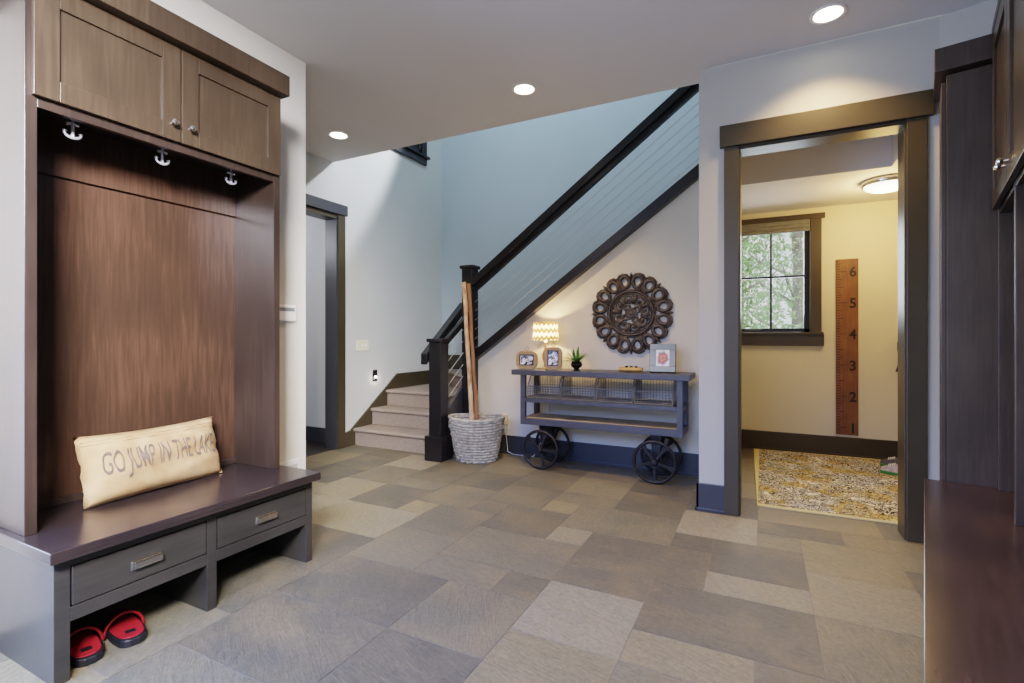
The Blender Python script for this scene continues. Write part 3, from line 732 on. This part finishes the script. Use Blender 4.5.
# wire baskets
def wire_basket(loc, label):
    t = thing('wire_basket', label, 'basket', loc, 0, 'wire baskets on the cart')
    w, dp, h, hf = .152, .285, .195, .105; y0, y1 = 0, dp
    f = B()
    def lp(P, r=.0045, closed=False): sweep(f, P, r, 6, closed=closed)
    for s in (-1, 1):
        lp([(s*w, y0, .005), (s*w, y0, hf), (s*w, y0+.05, h-.02), (s*w, y0+.075, h), (s*w, y1, h), (s*w, y1, .005), (s*w, y0, .005)])
    for y, z in ((y0, hf), (y0, .006), (y1, h), (y1, .006), (y0+.075, h)): 
        if z == h and y < .1: continue
        lp([(-w, y, z), (w, y, z)], .0045)
    obj('rim', f, M['wire'], t, smooth=True, local=True)
    m = B()
    for k in range(13):
        x = -w+2*w*k/12
        if 0 < k < 12:
            sweep(m, [(x, y0, hf), (x, y0, .006), (x, y1, .006), (x, y1, h)], .0019, 4)
    for k in range(1, 5): sweep(m, [(-w, y0, hf*k/5), (w, y0, hf*k/5)], .0017, 4)
    sweep(m, [(-w, y1, h*.5), (w, y1, h*.5)], .0019, 4)
    for k in range(1, 10): sweep(m, [(-w, y0+dp*k/10, .006), (w, y0+dp*k/10, .006)], .0017, 4)
    for s in (-1, 1):
        for k in range(1, 9):
            y = dp*k/9; zt = min(h, hf+(h-hf)*y/.06); sweep(m, [(s*w, y, .006), (s*w, y, zt)], .0018, 4)
        sweep(m, [(s*w, y0, hf*.5), (s*w, y1, hf*.5)], .0018, 4)
    obj('mesh', m, M['wire'], t, local=True)
    b = B(); sweep(b, [(-.04, -.003, .062), (-.04, -.012, .05), (.04, -.012, .05), (.04, -.003, .062)], .003, 6); obj('handle', b, M['wire'], t, smooth=True, local=True)
    return t
bx0 = FX0+.05+.16
wb = wire_basket((bx0, 4.112, .6275), 'wire basket on the cart below the lamp, leftmost of four')
for k, l in ((1, 'wire basket on the cart below the potted plant, second from left'), (2, 'wire basket on the cart below the carved disc, third from left'), (3, 'wire basket on the cart below the metal picture frame, rightmost')):
    dup(wb, (bx0+.3225*k, 4.112, .6275), label=l)

# ---- items on the cart, top z .882
TZ = .8825
def rounded(w, h, r, n=6):
    P = []
    for cx, cz, a0 in ((w/2-r, h/2-r, 0), (-w/2+r, h/2-r, PI/2), (-w/2+r, -h/2+r, PI), (w/2-r, -h/2+r, 1.5*PI)):
        for i in range(n+1):
            a = a0+PI/2*i/n; P.append((cx+r*math.cos(a), cz+r*math.sin(a)))
    return P
def oak_frame(loc, rz, w, h, ow, oh, label):
    t = thing('picture_frame', label, 'picture frame', loc, rz, 'oak picture frames on the cart'); t.rotation_euler = (math.radians(-6), 0, rz)
    Pout = rounded(w, h, .055); Pin = rounded(ow, oh, .006)
    b = B(); n = len(Pout)
    vs = []
    for y in (-.012, .012):
        vs.append(([b.verts.new((x, y, z+h/2)) for x, z in Pout], [b.verts.new((x, y, z+h/2)) for x, z in Pin]))
    for i in range(n):
        j = (i+1) % n
        b.faces.new((vs[0][0][i], vs[0][0][j], vs[0][1][j], vs[0][1][i])); b.faces.new((vs[1][0][i], vs[1][0][j], vs[1][1][j], vs[1][1][i]))
        b.faces.new((vs[0][0][i], vs[0][0][j], vs[1][0][j], vs[1][0][i])); b.faces.new((vs[0][1][i], vs[0][1][j], vs[1][1][j], vs[1][1][i]))
    f = obj('frame', b, M['frame_wood'], t, bevel=.003, local=True)
    b = B(); ring(b, (0, -.0125, h/2), 1, .003, 'Y', 4, 6) if False else None
    b2 = B(); bw = .007
    for x0, x1, z0, z1 in ((-ow/2-bw, ow/2+bw, -oh/2-bw, -oh/2), (-ow/2-bw, ow/2+bw, oh/2, oh/2+bw), (-ow/2-bw, -ow/2, -oh/2, oh/2), (ow/2, ow/2+bw, -oh/2, oh/2)): box(b2, x0, x1, -.015, -.006, z0+h/2, z1+h/2)
    obj('liner', b2, M['wheel'], t, local=True)
    obj('photo', bx(-ow/2, ow/2, -.004, .0, h/2-oh/2, h/2+oh/2), M['bwphoto'], t, local=True)
    b = B(); ring(b, (0, 0, h+.023), .018, .0032, 'Y', 24, 8); cyl(b, (0, 0, h-.003), .006, .012, 'Z', 10); obj('ring', b, M['frame_wood'], t, smooth=True, local=True)
    obj('easel', prism(B(), [(-.015, .012, h*.7), (.015, .012, h*.7), (.015, .06, .012), (-.015, .06, .012)], (0, .004, 0)), M['frame_wood'], t, local=True)
oak_frame((-1.945, 4.165, TZ+.003), math.radians(8), .205, .165, .125, .085, 'wide rounded oak picture frame at the cart end, left of the lamp')
oak_frame((-1.69, 4.185, TZ+.003), math.radians(12), .165, .205, .085, .125, 'tall rounded oak picture frame with ring, right of the lamp')
lp = thing('table_lamp', 'small lit table lamp with a chevron shade on the cart', 'lamp', (-1.815, 4.31, TZ))
b = B(); lathe(b, [(.045, 0), (.048, .006), (.02, .016), (.014, .05), (.03, .09), (.034, .13), (.022, .17), (.01, .2), (.008, .25)], (0, 0, 0), 24); obj('base', b, M['bulb'], lp, smooth=True, local=True)
b = B(); lathe(b, [(.120, .268), (.112, .435)], (0, 0, 0), 48, cap=False); bmesh.ops.solidify(b, geom=b.faces[:], thickness=.0015); obj('lamp_shade', b, M['shade'], lp, smooth=True, local=True)
b = B(); ball(b, (0, 0, .33), .026); lathe(b, [(.012, .25), (.012, .31)], (0, 0, 0), 12); obj('bulb', b, emis('bulb_glow', '#ffdf9e', 10), lp, smooth=True, local=True)
pt = thing('potted_plant', 'small spiky green plant in a dark bowl on the cart', 'plant', (-1.475, 4.21, TZ))
b = B(); lathe(b, [(.03, 0), (.034, .006), (.02, .016), (.045, .034), (.053, .052), (.045, .075), (.038, .08)], (0, 0, 0), 24); obj('pot', b, M['pot'], pt, smooth=True, local=True)
b = B(); rnd = random.Random(3)
for k in range(46):
    a = rnd.uniform(0, 2*PI); el = rnd.uniform(.25, 1.4); L = rnd.uniform(.10, .165); w = rnd.uniform(.006, .010)
    dv = Vector((math.cos(a)*math.cos(el), math.sin(a)*math.cos(el), math.sin(el))); sv = Vector((-math.sin(a), math.cos(a), 0)); P = []
    base = Vector((math.cos(a)*.015, math.sin(a)*.015, .075))
    for i in range(5):
        t_ = i/4; p = base+dv*L*t_+Vector((0, 0, -.03*t_*t_*math.cos(el))); ww = w*math.sin(PI*(.18+.8*t_)); P.append((b.verts.new(p-sv*ww), b.verts.new(p+Vector((0, 0, -.002))), b.verts.new(p+sv*ww)))
    for i in range(4):
        for q in range(2): b.faces.new((P[i][q], P[i][q+1], P[i+1][q+1], P[i+1][q]))
obj('leaves', b, M['leafpot'], pt, smooth='all', local=True)
tl = thing('candle_log', 'small tan wooden log holder with three dark cups on the cart', 'candle holder', (-.995, 4.22, TZ))
b = B(); sweep(b, [(-.098+.196*i/8, 0, .021+.002*math.sin(i*2)) for i in range(9)], [.017, .0205, .021, .02, .021, .02, .021, .0205, .017], 14, sy=1); 
for v in b.verts: v.co.y *= 1.6; v.co.z = max(0, v.co.z)
obj('log', b, M['tray'], tl, smooth=True, local=True)
for x in (-.035, .005, .045):
    b = B(); lathe(b, [(.013, .034), (.014, .048), (.011, .052), (.004, .051)], (x, 0, 0), 16); obj('cup', b, M['pot'], tl, smooth=True, local=True)
pf = thing('picture_frame', 'silver picture frame with a portrait at the right end of the cart', 'picture frame', (-.735, 4.22, TZ+.008)); pf.rotation_euler = (math.radians(-14), 0, math.radians(5))
b = B(); W, Hh, t1 = .205, .235, .048
for x0, x1, z0, z1 in ((-W/2, W/2, 0, t1), (-W/2, W/2, Hh-t1, Hh), (-W/2, -W/2+t1, t1, Hh-t1), (W/2-t1, W/2, t1, Hh-t1)): box(b, x0, x1, -.012, .004, z0, z1)
obj('frame', b, M['mirror'], pf, bevel=.002, local=True)
obj('edge', bx(-W/2-.003, W/2+.003, .002, .03, -.003, Hh+.003), M['black'], pf, bevel=.002, local=True)
obj('photo', bx(-W/2+t1, W/2-t1, -.006, -.002, t1, Hh-t1), M['colphoto'], pf, local=True)
obj('easel', prism(B(), [(.02, .012, .13), (.07, .012, .13), (.075, .10, .022), (.015, .10, .022)], (0, .006, 0)), M['black'], pf, local=True)

# ---- carved wall medallion
md = thing('wall_medallion', 'round dark carved wooden medallion on the wall above the cart', 'wall decor', (-1.052, 4.488, 1.392))
def pol(r, a, y=0): return Vector((r*math.cos(a), y, r*math.sin(a)))
b = B(); N = 8
for k in range(N):
    a = 2*PI*(k+.5)/N+PI/2
    for s in (-1, 1):
        c = pol(.288, a+s*.195, -.016); u = pol(1, a+s*.195); n = Vector((-u.z, 0, u.x))
        P = []
        for i in range(18):
            q = 2*PI*i/18; P.append(c+u*math.cos(q)*.050+n*math.sin(q)*.042*(1+.12*math.cos(q)))
        sweep(b, P, [.0175]*18, 8, closed=True)
        # small scroll toward centre
        P = [pol(.205+.035*i/6, a+s*(.37-.33*math.sin(i/6*PI/2)), -.014) for i in range(7)]
        sweep(b, P, [.011]*7, 8)
        ball(b, pol(.245, a+s*.055, -.016), .017, 1, .6, 1, 10)
        sweep(b, [pol(.325, a+s*.34, -.014), pol(.348, a+s*.27, -.014), pol(.356, a+s*.17, -.014), pol(.352, a+s*.08, -.014), pol(.33, a+s*.02, -.014)], [.010, .014, .016, .014, .011], 8)
    tip = [pol(.30, a+PI/N, -.014), pol(.335, a+PI/N, -.014), pol(.368, a+PI/N, -.014)]
    sweep(b, tip, [.014, .024, .005], 8, sy=.6)
    sweep(b, [pol(.21, a, -.014), pol(.26, a, -.014), pol(.345, a, -.014)], [.013, .009, .011], 8)
obj('outer_scrolls', b, M['carved'], md, smooth='all', local=True)
b = B(); ring(b, (0, -.02, 0), .197, .011, 'Y', 64, 10); ring(b, (0, -.016, 0), .178, .007, 'Y', 64, 8); ring(b, (0, -.014, 0), .214, .006, 'Y', 64, 8)
obj('ring', b, M['carved'], md, smooth='all', local=True)
b = B()
for k in range(8):
    a = 2*PI*k/8+.2
    # stem from hub, curling leaf spiral
    P = []; R_ = []
    c = pol(.122, a, -.014)
    for i in range(26):
        q = i/25; ang = a+PI+q*3.6*PI*(1 if k % 2 else -1); rr = .046*(1-q)**.8+.004
        P.append(c+Vector((math.cos(ang)*rr, 0, math.sin(ang)*rr))); R_.append(.010*(1-.5*q))
    sweep(b, [pol(.05, a, -.014), (P[0]+pol(.05, a, -.014))/2]+P, [.011, .011]+R_, 8)
    for s in (-1, 1):
        sweep(b, [pol(.085, a+s*.3, -.012), pol(.13, a+s*.34, -.014), pol(.178, a+s*.25, -.012)], [.006, .020, .007], 8)
    ball(b, c, .018, 1, .7, 1, 10)
obj('inner_leaves', b, M['carved'], md, smooth='all', local=True)
b = B(); lathe(b, [(.058, -.002), (.058, -.014), (.05, -.02), (.042, -.014), (.036, -.022), (.028, -.026), (.024, -.018), (.014, -.03), (.004, -.034)], (0, 0, 0), 32, axis='Y'); obj('rosette', b, M['carved'], md, smooth='all', local=True)

# ---- wicker basket and sticks
BC = Vector((-2.445, 4.105, 0))
wk = thing('wicker_basket', 'grey woven wicker basket holding birch sticks by the newel post', 'basket', BC, math.radians(20))
hB = .405; wb_ = B(); n = 130; rows = 15
def rad(z): q = z/hB; return .162+.072*q**.8
def zrim(a): return hB+.008*math.cos(2*a)
for j in range(rows):
    q = (j+.5)/rows
    for lane in (0,):
        P = []
        for i in range(n):
            a = 2*PI*i/n; z = q*zrim(a); r = rad(z)+.0085*math.sin(a*16+(PI if j % 2 else 0))+random.uniform(-.0015, .0015)
            P.append((r*math.cos(a)*1.1, r*math.sin(a)*.86, max(.009, z)))
        sweep(wb_, P, [.0125+random.uniform(-.002, .001) for _ in range(n)], 6, closed=True)
obj('weave', wb_, M['wicker'], wk, smooth='all', local=True)
stk = B()
for k in range(32):
    a = 2*PI*(k+.5)/32; sweep(stk, [(rad(z)*math.cos(a)*1.1, rad(z)*math.sin(a)*.86, z) for z in (0.008, .2, zrim(a))], .005, 6)
obj('stakes', stk, M['wicker'], wk, smooth='all', local=True)
rm = B()
for ph in (0, PI/2*1.0, PI):
    P = []
    for i in range(120):
        a = 2*PI*i/120; z = zrim(a)+.006+.007*math.sin(a*18+ph*1.34); r = rad(hB)+.004+.008*math.cos(a*18+ph*1.34); P.append((r*math.cos(a)*1.1, r*math.sin(a)*.86, z))
    sweep(rm, P, .0085, 6, closed=True)
obj('rim', rm, M['wicker'], wk, smooth='all', local=True)
for s in (-1, 1):
    b = B()
    for k in range(3):
        P = [((rad(.33)*math.cos(a)*1.1+s*.03*math.sin((a-a0)/1.0*PI+0)*0)*1.0+s*.022*math.sin(PI*i/10), rad(.33)*math.sin(a)*.86, .318+.012*k) for i in range(11) for a0 in (0,) for a in ((0 if s > 0 else PI)+(-.38+.76*i/10),)]
        sweep(b, P, .009, 6)
    obj('handle', b, M['wicker'], wk, smooth='all', local=True)
b = B(); lathe(b, [(.16, .004), (.163, .012)], (0, 0, 0), 32, sx=1.1, sy=.86); obj('bottom', b, M['wicker'], wk, local=True)
def stick(p0, p1, r, mat, label, seed):
    rnd = random.Random(seed); b = B(); p0, p1 = Vector(p0), Vector(p1); P = []; R_ = []
    for i in range(15):
        q = i/14; P.append(p0.lerp(p1, q)+Vector((rnd.uniform(-.004, .004), rnd.uniform(-.004, .004), 0))); R_.append(r*(1-.12*q)*rnd.uniform(.93, 1.08))
    sweep(b, P, R_, 10); return tag(obj('birch_stick', b, mat, smooth=True), label, 'stick', 'tall sticks in the wicker basket')
stick((-2.47, 4.10, .03), (-2.578, 4.09, 1.71), .0235, M['birch'], 'pale peeled birch stick in the wicker basket, left of the two', 1)
stick((-2.42, 4.115, .03), (-2.535, 4.10, 1.695), .021, M['birch_dark'], 'browner birch stick in the wicker basket, right of the two', 2)

# ================================================================= FIXTURES
for x, l in ((-3.41, 'lit recessed ceiling light over the stairs doorway, leftmost of three'), (-1.56, 'lit recessed ceiling light in the middle above the stair railing'), (.332, 'lit recessed ceiling light above the framed opening, rightmost of three')):
    t = thing('recessed_light', l, 'ceiling light', (x, 3.30, CZ), 0, 'recessed ceiling lights')
    b = B(); lathe(b, [(.09, 0), (.09, -.006), (.081, -.008), (.072, -.004), (.072, .0)], (0, 0, 0), 36, cap=False); obj('trim_ring', b, M['white'], t, smooth=True, local=True)
    b = B(); lathe(b, [(.072, -.003), (.072, -.001)], (0, 0, 0), 36); obj('lens', b, M['can'], t, local=True)
fm = thing('flush_ceiling_light', 'lit round dome ceiling light with nickel rim in the side room', 'ceiling light', (.93, 5.12, 2.49))
b = B(); lathe(b, [(.175, 0), (.178, -.03), (.17, -.045), (.15, -.045), (.15, -.0)], (0, 0, 0), 40, cap=False); obj('rim', b, M['nickel'], fm, smooth=True, local=True)
b = B(); lathe(b, [(.165, -.035), (.15, -.06), (.11, -.078), (.06, -.088), (.012, -.091)], (0, 0, 0), 40); obj('dome', b, M['dome'], fm, smooth=True, local=True)
th = thing('thermostat', 'small white thermostat on the wall beside the left locker', 'thermostat', (-2.71, 2.19, 1.27))
obj('case', bx(-2.71, -2.683, 2.10, 2.24, 1.28, 1.385), M['white'], th, bevel=.006); obj('screen', bx(-2.6845, -2.682, 2.115, 2.225, 1.343, 1.366), plain('grey_screen', '#7d8583', .3), th)
vt = thing('wall_vent', 'white louvred wall vent near the floor behind the left bench', 'vent', (-2.71, 2.12, .2))
b = B(); box(b, -2.71, -2.70, 1.93, 2.28, .17, .39); obj('plate', b, M['vent'], vt, bevel=.003)
b = B()
for k in range(9): prism(b, [(-2.70, 1.95, .19+.02*k), (-2.694, 1.95, .185+.02*k), (-2.694, 1.95, .19+.02*k), (-2.70, 1.95, .20+.02*k)], (0, .31, 0))
obj('louvres', b, plain('vent_shadow', '#a3a19c', .5), vt)
sw = thing('light_switch', 'ivory three gang light switch plate on the stair wall', 'switch', (-4, 4.215, 1.03))
obj('plate', bx(-4.0, -3.992, 4.115, 4.315, 1.025, 1.145), M['switch'], sw, bevel=.004)
for y in (4.155, 4.215, 4.275): obj('toggle', bx(-3.993, -3.985, y-.008, y+.008, 1.07, 1.10), M['white'], sw, bevel=.003)
sl = thing('step_light', 'small lit step light low on the wall above the stairs', 'step light', (-4, 4.425, .67))
obj('plate', bx(-4.0, -3.988, 4.385, 4.452, .67, .80), M['black'], sl, bevel=.003); b = B(); ball(b, (-3.985, 4.42, .72), .018, .5, 1, .8); obj('lamp', b, M['led'], sl, smooth=True)
ou = thing('wall_outlet', 'ivory outlet with plugged in timer on the wall behind the wicker basket', 'outlet', (-2.31, 4.49, .25))
obj('plate', bx(-2.375, -2.285, 4.483, 4.49, .25, .38), M['switch'], ou, bevel=.003); obj('timer', bx(-2.36, -2.295, 4.44, 4.484, .30, .40), M['outlet'], ou, bevel=.006)
b = B(); sweep(b, [(-2.31, 4.44, .31), (-2.30, 4.43, .24), (-2.29, 4.44, .12), (-2.28, 4.44, .03), (-2.22, 4.44, .008), (-2.10, 4.45, .008), (-2.0, 4.45, .008)], .003, 6); tag(obj('power_cord', b, M['white'], smooth=True), 'white cord dropping from the outlet along the baseboard', 'cord')
b = B(); sweep(b, [(-1.815, 4.355, .888), (-1.815, 4.44, .885), (-1.82, 4.452, .80), (-1.84, 4.45, .5), (-1.86, 4.45, .3), (-1.95, 4.452, .1), (-2.0, 4.455, .012)], .0035, 6); tag(obj('lamp_cord', b, M['white'], smooth=True), 'thin white lamp cord hanging behind the left cart leg', 'cord')

# ruler
ru = thing('growth_ruler', 'tall wooden growth chart ruler numbered 1 to 6 on side room wall', 'ruler', (.75, 5.88, .214))
obj('board', bx(.658, .842, 5.86, 5.879, .214, 1.95), M['ruler'], ru, bevel=.003)
tk = B()
F1 = .288; FT = (1.826-F1)/5
k = 0; z = F1-FT/12*4
i = -4
while True:
    z = F1+FT*i/12
    if z > 1.94: break
    if z > .225:
        L = .085 if i % 12 == 0 else .06 if i % 6 == 0 else .045 if i % 3 == 0 else .03
        obj('tick_mark', bx(.659, .659+L, 5.8588, 5.8605, z-.0025, z+.0025), M['ink'], ru)
    i += 1
for q in range(6):
    tb = text_bm(str(q+1), .135, .9, .0005, off=.003)
    for v in tb.verts: x, y, z = v.co; v.co = (.797+x, 5.8592-z, F1-.01+FT*q+y)
    # small serifs thicken the strokes
    obj('numeral', tb, M['ink'], ru)

# rug, shoes
b = B(); box(b, -.545, .545, -.97, .97, 0, .012)
bmesh.ops.subdivide_edges(b, edges=b.edges[:], cuts=1, use_grid_fill=True)
for v in b.verts: v.co = Matrix.Rotation(math.radians(1.4), 3, 'Z') @ v.co+Vector((.49, 4.84, 0))
tag(obj('area_rug', b, M['rug'], bevel=.004), 'yellow cream and black floral rug on the side room floor', 'rug')
def sneaker(loc, rz, mat, label):
    t = thing('sneaker', label, 'shoe', loc, rz, 'sneakers on the rug')
    secs = [(-.105, .024, .03, .085), (-.09, .033, .03, .105), (-.05, .035, .03, .108), (-.01, .034, .03, .092), (.03, .039, .03, .076), (.07, .041, .03, .066), (.095, .033, .03, .054), (.108, .018, .028, .036)]
    b = B(); R_ = []
    for y, w, z0, hh in secs:
        R_.append([b.verts.new((w*math.cos(2*PI*k/14)*(1 if math.sin(2*PI*k/14) < 0 else .86), y, .022+max(0, math.sin(2*PI*k/14))*(hh-.022)*1.0)) for k in range(14)])
    for i in range(len(R_)-1):
        for k in range(14): b.faces.new((R_[i][k], R_[i][(k+1) % 14], R_[i+1][(k+1) % 14], R_[i+1][k]))
    b.faces.new(R_[0][::-1]); b.faces.new(R_[-1]); obj('upper', b, mat, t, smooth='all', local=True)
    b = B(); L = [(w*1.08, y) for y, w, _, _ in secs]+[(-w*1.08, y) for y, w, _, _ in secs[::-1]]
    prism(b, [(x, y, 0) for x, y in L], (0, 0, .026)); obj('sole', b, M['green'], t, bevel=.004, local=True)
    b = B()
    for q in range(4): sweep(b, [(-.024, .0+.014*q, .082-.004*q), (0, .004+.014*q, .098-.005*q), (.024, .0+.014*q, .082-.004*q)], .003, 6)
    obj('laces', b, M['white'], t, smooth=True, local=True)
    b = B(); ring(b, (0, -.06, .106), .026, .007, 'Z', 20, 8, 1, 1.3); obj('collar', b, M['rubber'], t, smooth=True, local=True)
sneaker((1.06, 5.50, .0125), math.radians(62), M['shoe_grey'], 'small grey sneaker with green sole, farther of the pair by the jamb')
sneaker((1.01, 5.22, .0125), math.radians(58), M['shoe_pink'], 'small pale pink sneaker with green sole, nearer of the pair')
hk = B(); sweep(hk, [(1.19, 5.83, 1.10), (1.18, 5.83, 1.0), (1.165, 5.83, .9), (1.16, 5.83, .85)], [.012, .016, .024, .034], 10)
box(hk, 1.15, 1.23, 5.85, 5.88, 1.05, 1.13); sweep(hk, [(1.19, 5.86, 1.09), (1.19, 5.83, 1.10)], .012, 8)
tag(obj('hanging_handle', hk, M['black'], smooth=True), 'black handle hanging on side room wall at the right jamb', 'handle')

# outdoors beyond the side window
struct('ground', bx(-14, 12, 6.1, 26, -.6, -.3), M['ground'])
rnd = random.Random(5)
def tree(x, y, h, r, mat, label, leafs, low):
    t = thing('tree', label, 'tree', (x, y, -.3), 0, 'trees outside the side room window')
    b = B(); sweep(b, [(0, 0, 0), (rnd.uniform(-.1, .1), 0, h*.5), (rnd.uniform(-.2, .2), 0, h)], [r, r*.8, r*.4], 10)
    for k in range(6):
        a = rnd.uniform(0, 2*PI); z = rnd.uniform(low, h*.9); sweep(b, [(0, 0, z), (math.cos(a)*.7, math.sin(a)*.7, z+.4), (math.cos(a)*.9, math.sin(a)*.9, z+.6)], [r*.35, r*.2, r*.08], 6)
    obj('trunk', b, M['bark'], t, smooth=True, local=True)
    b = B()
    for k in range(int(leafs*2.1)):
        z = rnd.uniform(low, h+.6); a = rnd.uniform(0, 2*PI); rr = 1.05*math.sqrt(rnd.random()); c = Vector((math.cos(a)*rr, math.sin(a)*rr, z)); s = rnd.uniform(.03, .075)
        u = Vector((rnd.gauss(0, 1), rnd.gauss(0, 1), rnd.gauss(0, 1))).normalized(); w = u.orthogonal().normalized()
        vs = [b.verts.new(c+u*s), b.verts.new(c+w*s*.5), b.verts.new(c-u*s), b.verts.new(c-w*s*.5)]; b.faces.new(vs)
    obj('foliage', b, mat, t, local=True)
tree(-.55, 9.2, 5, .08, M['leafA'], 'leafy tree with slim trunk seen through the left window panes', 1700, .0)
tree(.62, 11.6, 6, .12, M['leafB'], 'pale trunked tree seen through the right window panes', 1900, .0)
tree(-1.95, 12.2, 6, .12, M['leafB'], 'pale distant tree at the left of the window view', 1500, .0)
tree(-.55, 15.0, 7, .12, M['leafA'], 'distant green tree in the middle of the window view', 2200, .0)
tree(1.75, 14.8, 7, .12, M['leafA'], 'distant green tree at the right of the window view', 2000, .0)

# ================================================================= LIGHT
def area(name, loc, target, sx, sy, power, col, spread=PI):
    l = bpy.data.lights.new(name, 'AREA'); l.shape = 'RECTANGLE'; l.size = sx; l.size_y = sy; l.energy = power; l.color = C(col)[:3]; l.spread = spread
    o = bpy.data.objects.new(name, l); COL.objects.link(o); o.location = loc
    o.rotation_euler = (Vector(target)-Vector(loc)).to_track_quat('-Z', 'Y').to_euler(); return o
def spot(name, loc, target, power, col, ang, blend=.6, rad_=.08):
    l = bpy.data.lights.new(name, 'SPOT'); l.energy = power; l.color = C(col)[:3]; l.spot_size = math.radians(ang); l.spot_blend = blend; l.shadow_soft_size = rad_
    o = bpy.data.objects.new(name, l); COL.objects.link(o); o.location = loc
    o.rotation_euler = (Vector(target)-Vector(loc)).to_track_quat('-Z', 'Y').to_euler(); return o
def point(name, loc, power, col, r=.05):
    l = bpy.data.lights.new(name, 'POINT'); l.energy = power; l.color = C(col)[:3]; l.shadow_soft_size = r
    o = bpy.data.objects.new(name, l); COL.objects.link(o); o.location = loc; return o
WARM = '#ffd59a'
for x, pw in ((-3.41, 50), (-1.56, 150), (.332, 95)): spot('can_spot', (x, 3.30, CZ-.02), (x, 3.30, 0), pw, WARM, 120, .7, .07)
for x, y, pw in ((-1.75, 1.2, 10), (.25, 1.5, 50), (-.4, 2.3, 38)): spot('can_spot', (x, y, CZ-.02), (x, y, 0), pw, WARM, 120, .7, .07)
area('day_fill', (-1.5, -1.7, 2.5), (-1.5, .75, 0), 2.4, 1.4, 80, '#7fa6ff', math.radians(75))
area('locker_fill', (.0, -.9, 2.75), (-2.7, 1.05, 1.45), 1.0, .8, 125, '#f6f5ff', math.radians(60))  # added high fill behind the camera for locker and left wall, no fixture
area('day_door_left', (-3.5, -.9, 1.2), (-1.0, .2, .4), 2.2, 2.2, 190, '#a8c5ff')
area('stairwell_fill', (-2.2, 4.9, 5.5), (-2.2, 4.85, 0), 3.0, 1.2, 48, '#c6e3fb')  # added cool fill hung under the closed stairwell ceiling
spot('stairwell_beam', (-2.2, 5.55, 4.75), (-4.0, 3.0, 3.8), 570, '#eef3ff', 70, .16, .10)
point('lamp_bulb', (-1.815, 4.31, TZ+.345), 26, '#ffd79c', .03)
point('dome_bulb', (.93, 5.12, 2.30), 28, '#ffcf86', .12)
point('step_led', (-3.95, 4.42, .70), .35, '#fff0d8', .015)
point('hall_lamp', (-5.2, 2.9, 2.4), 28, '#eef0ff', .2)
area('side_window_day', (.08, 6.3, 1.9), (.3, 4.0, .6), .8, 1.1, 22, '#eef6ff')

w = bpy.data.worlds.new('world'); SC.world = w; w.use_nodes = True
bg = w.node_tree.nodes['Background']; bg.inputs['Color'].default_value = (.93, .97, 1, 1); bg.inputs['Strength'].default_value = 1.0
SC.view_settings.view_transform = 'Filmic'; SC.view_settings.look = 'Medium High Contrast'; SC.view_settings.exposure = 0.27
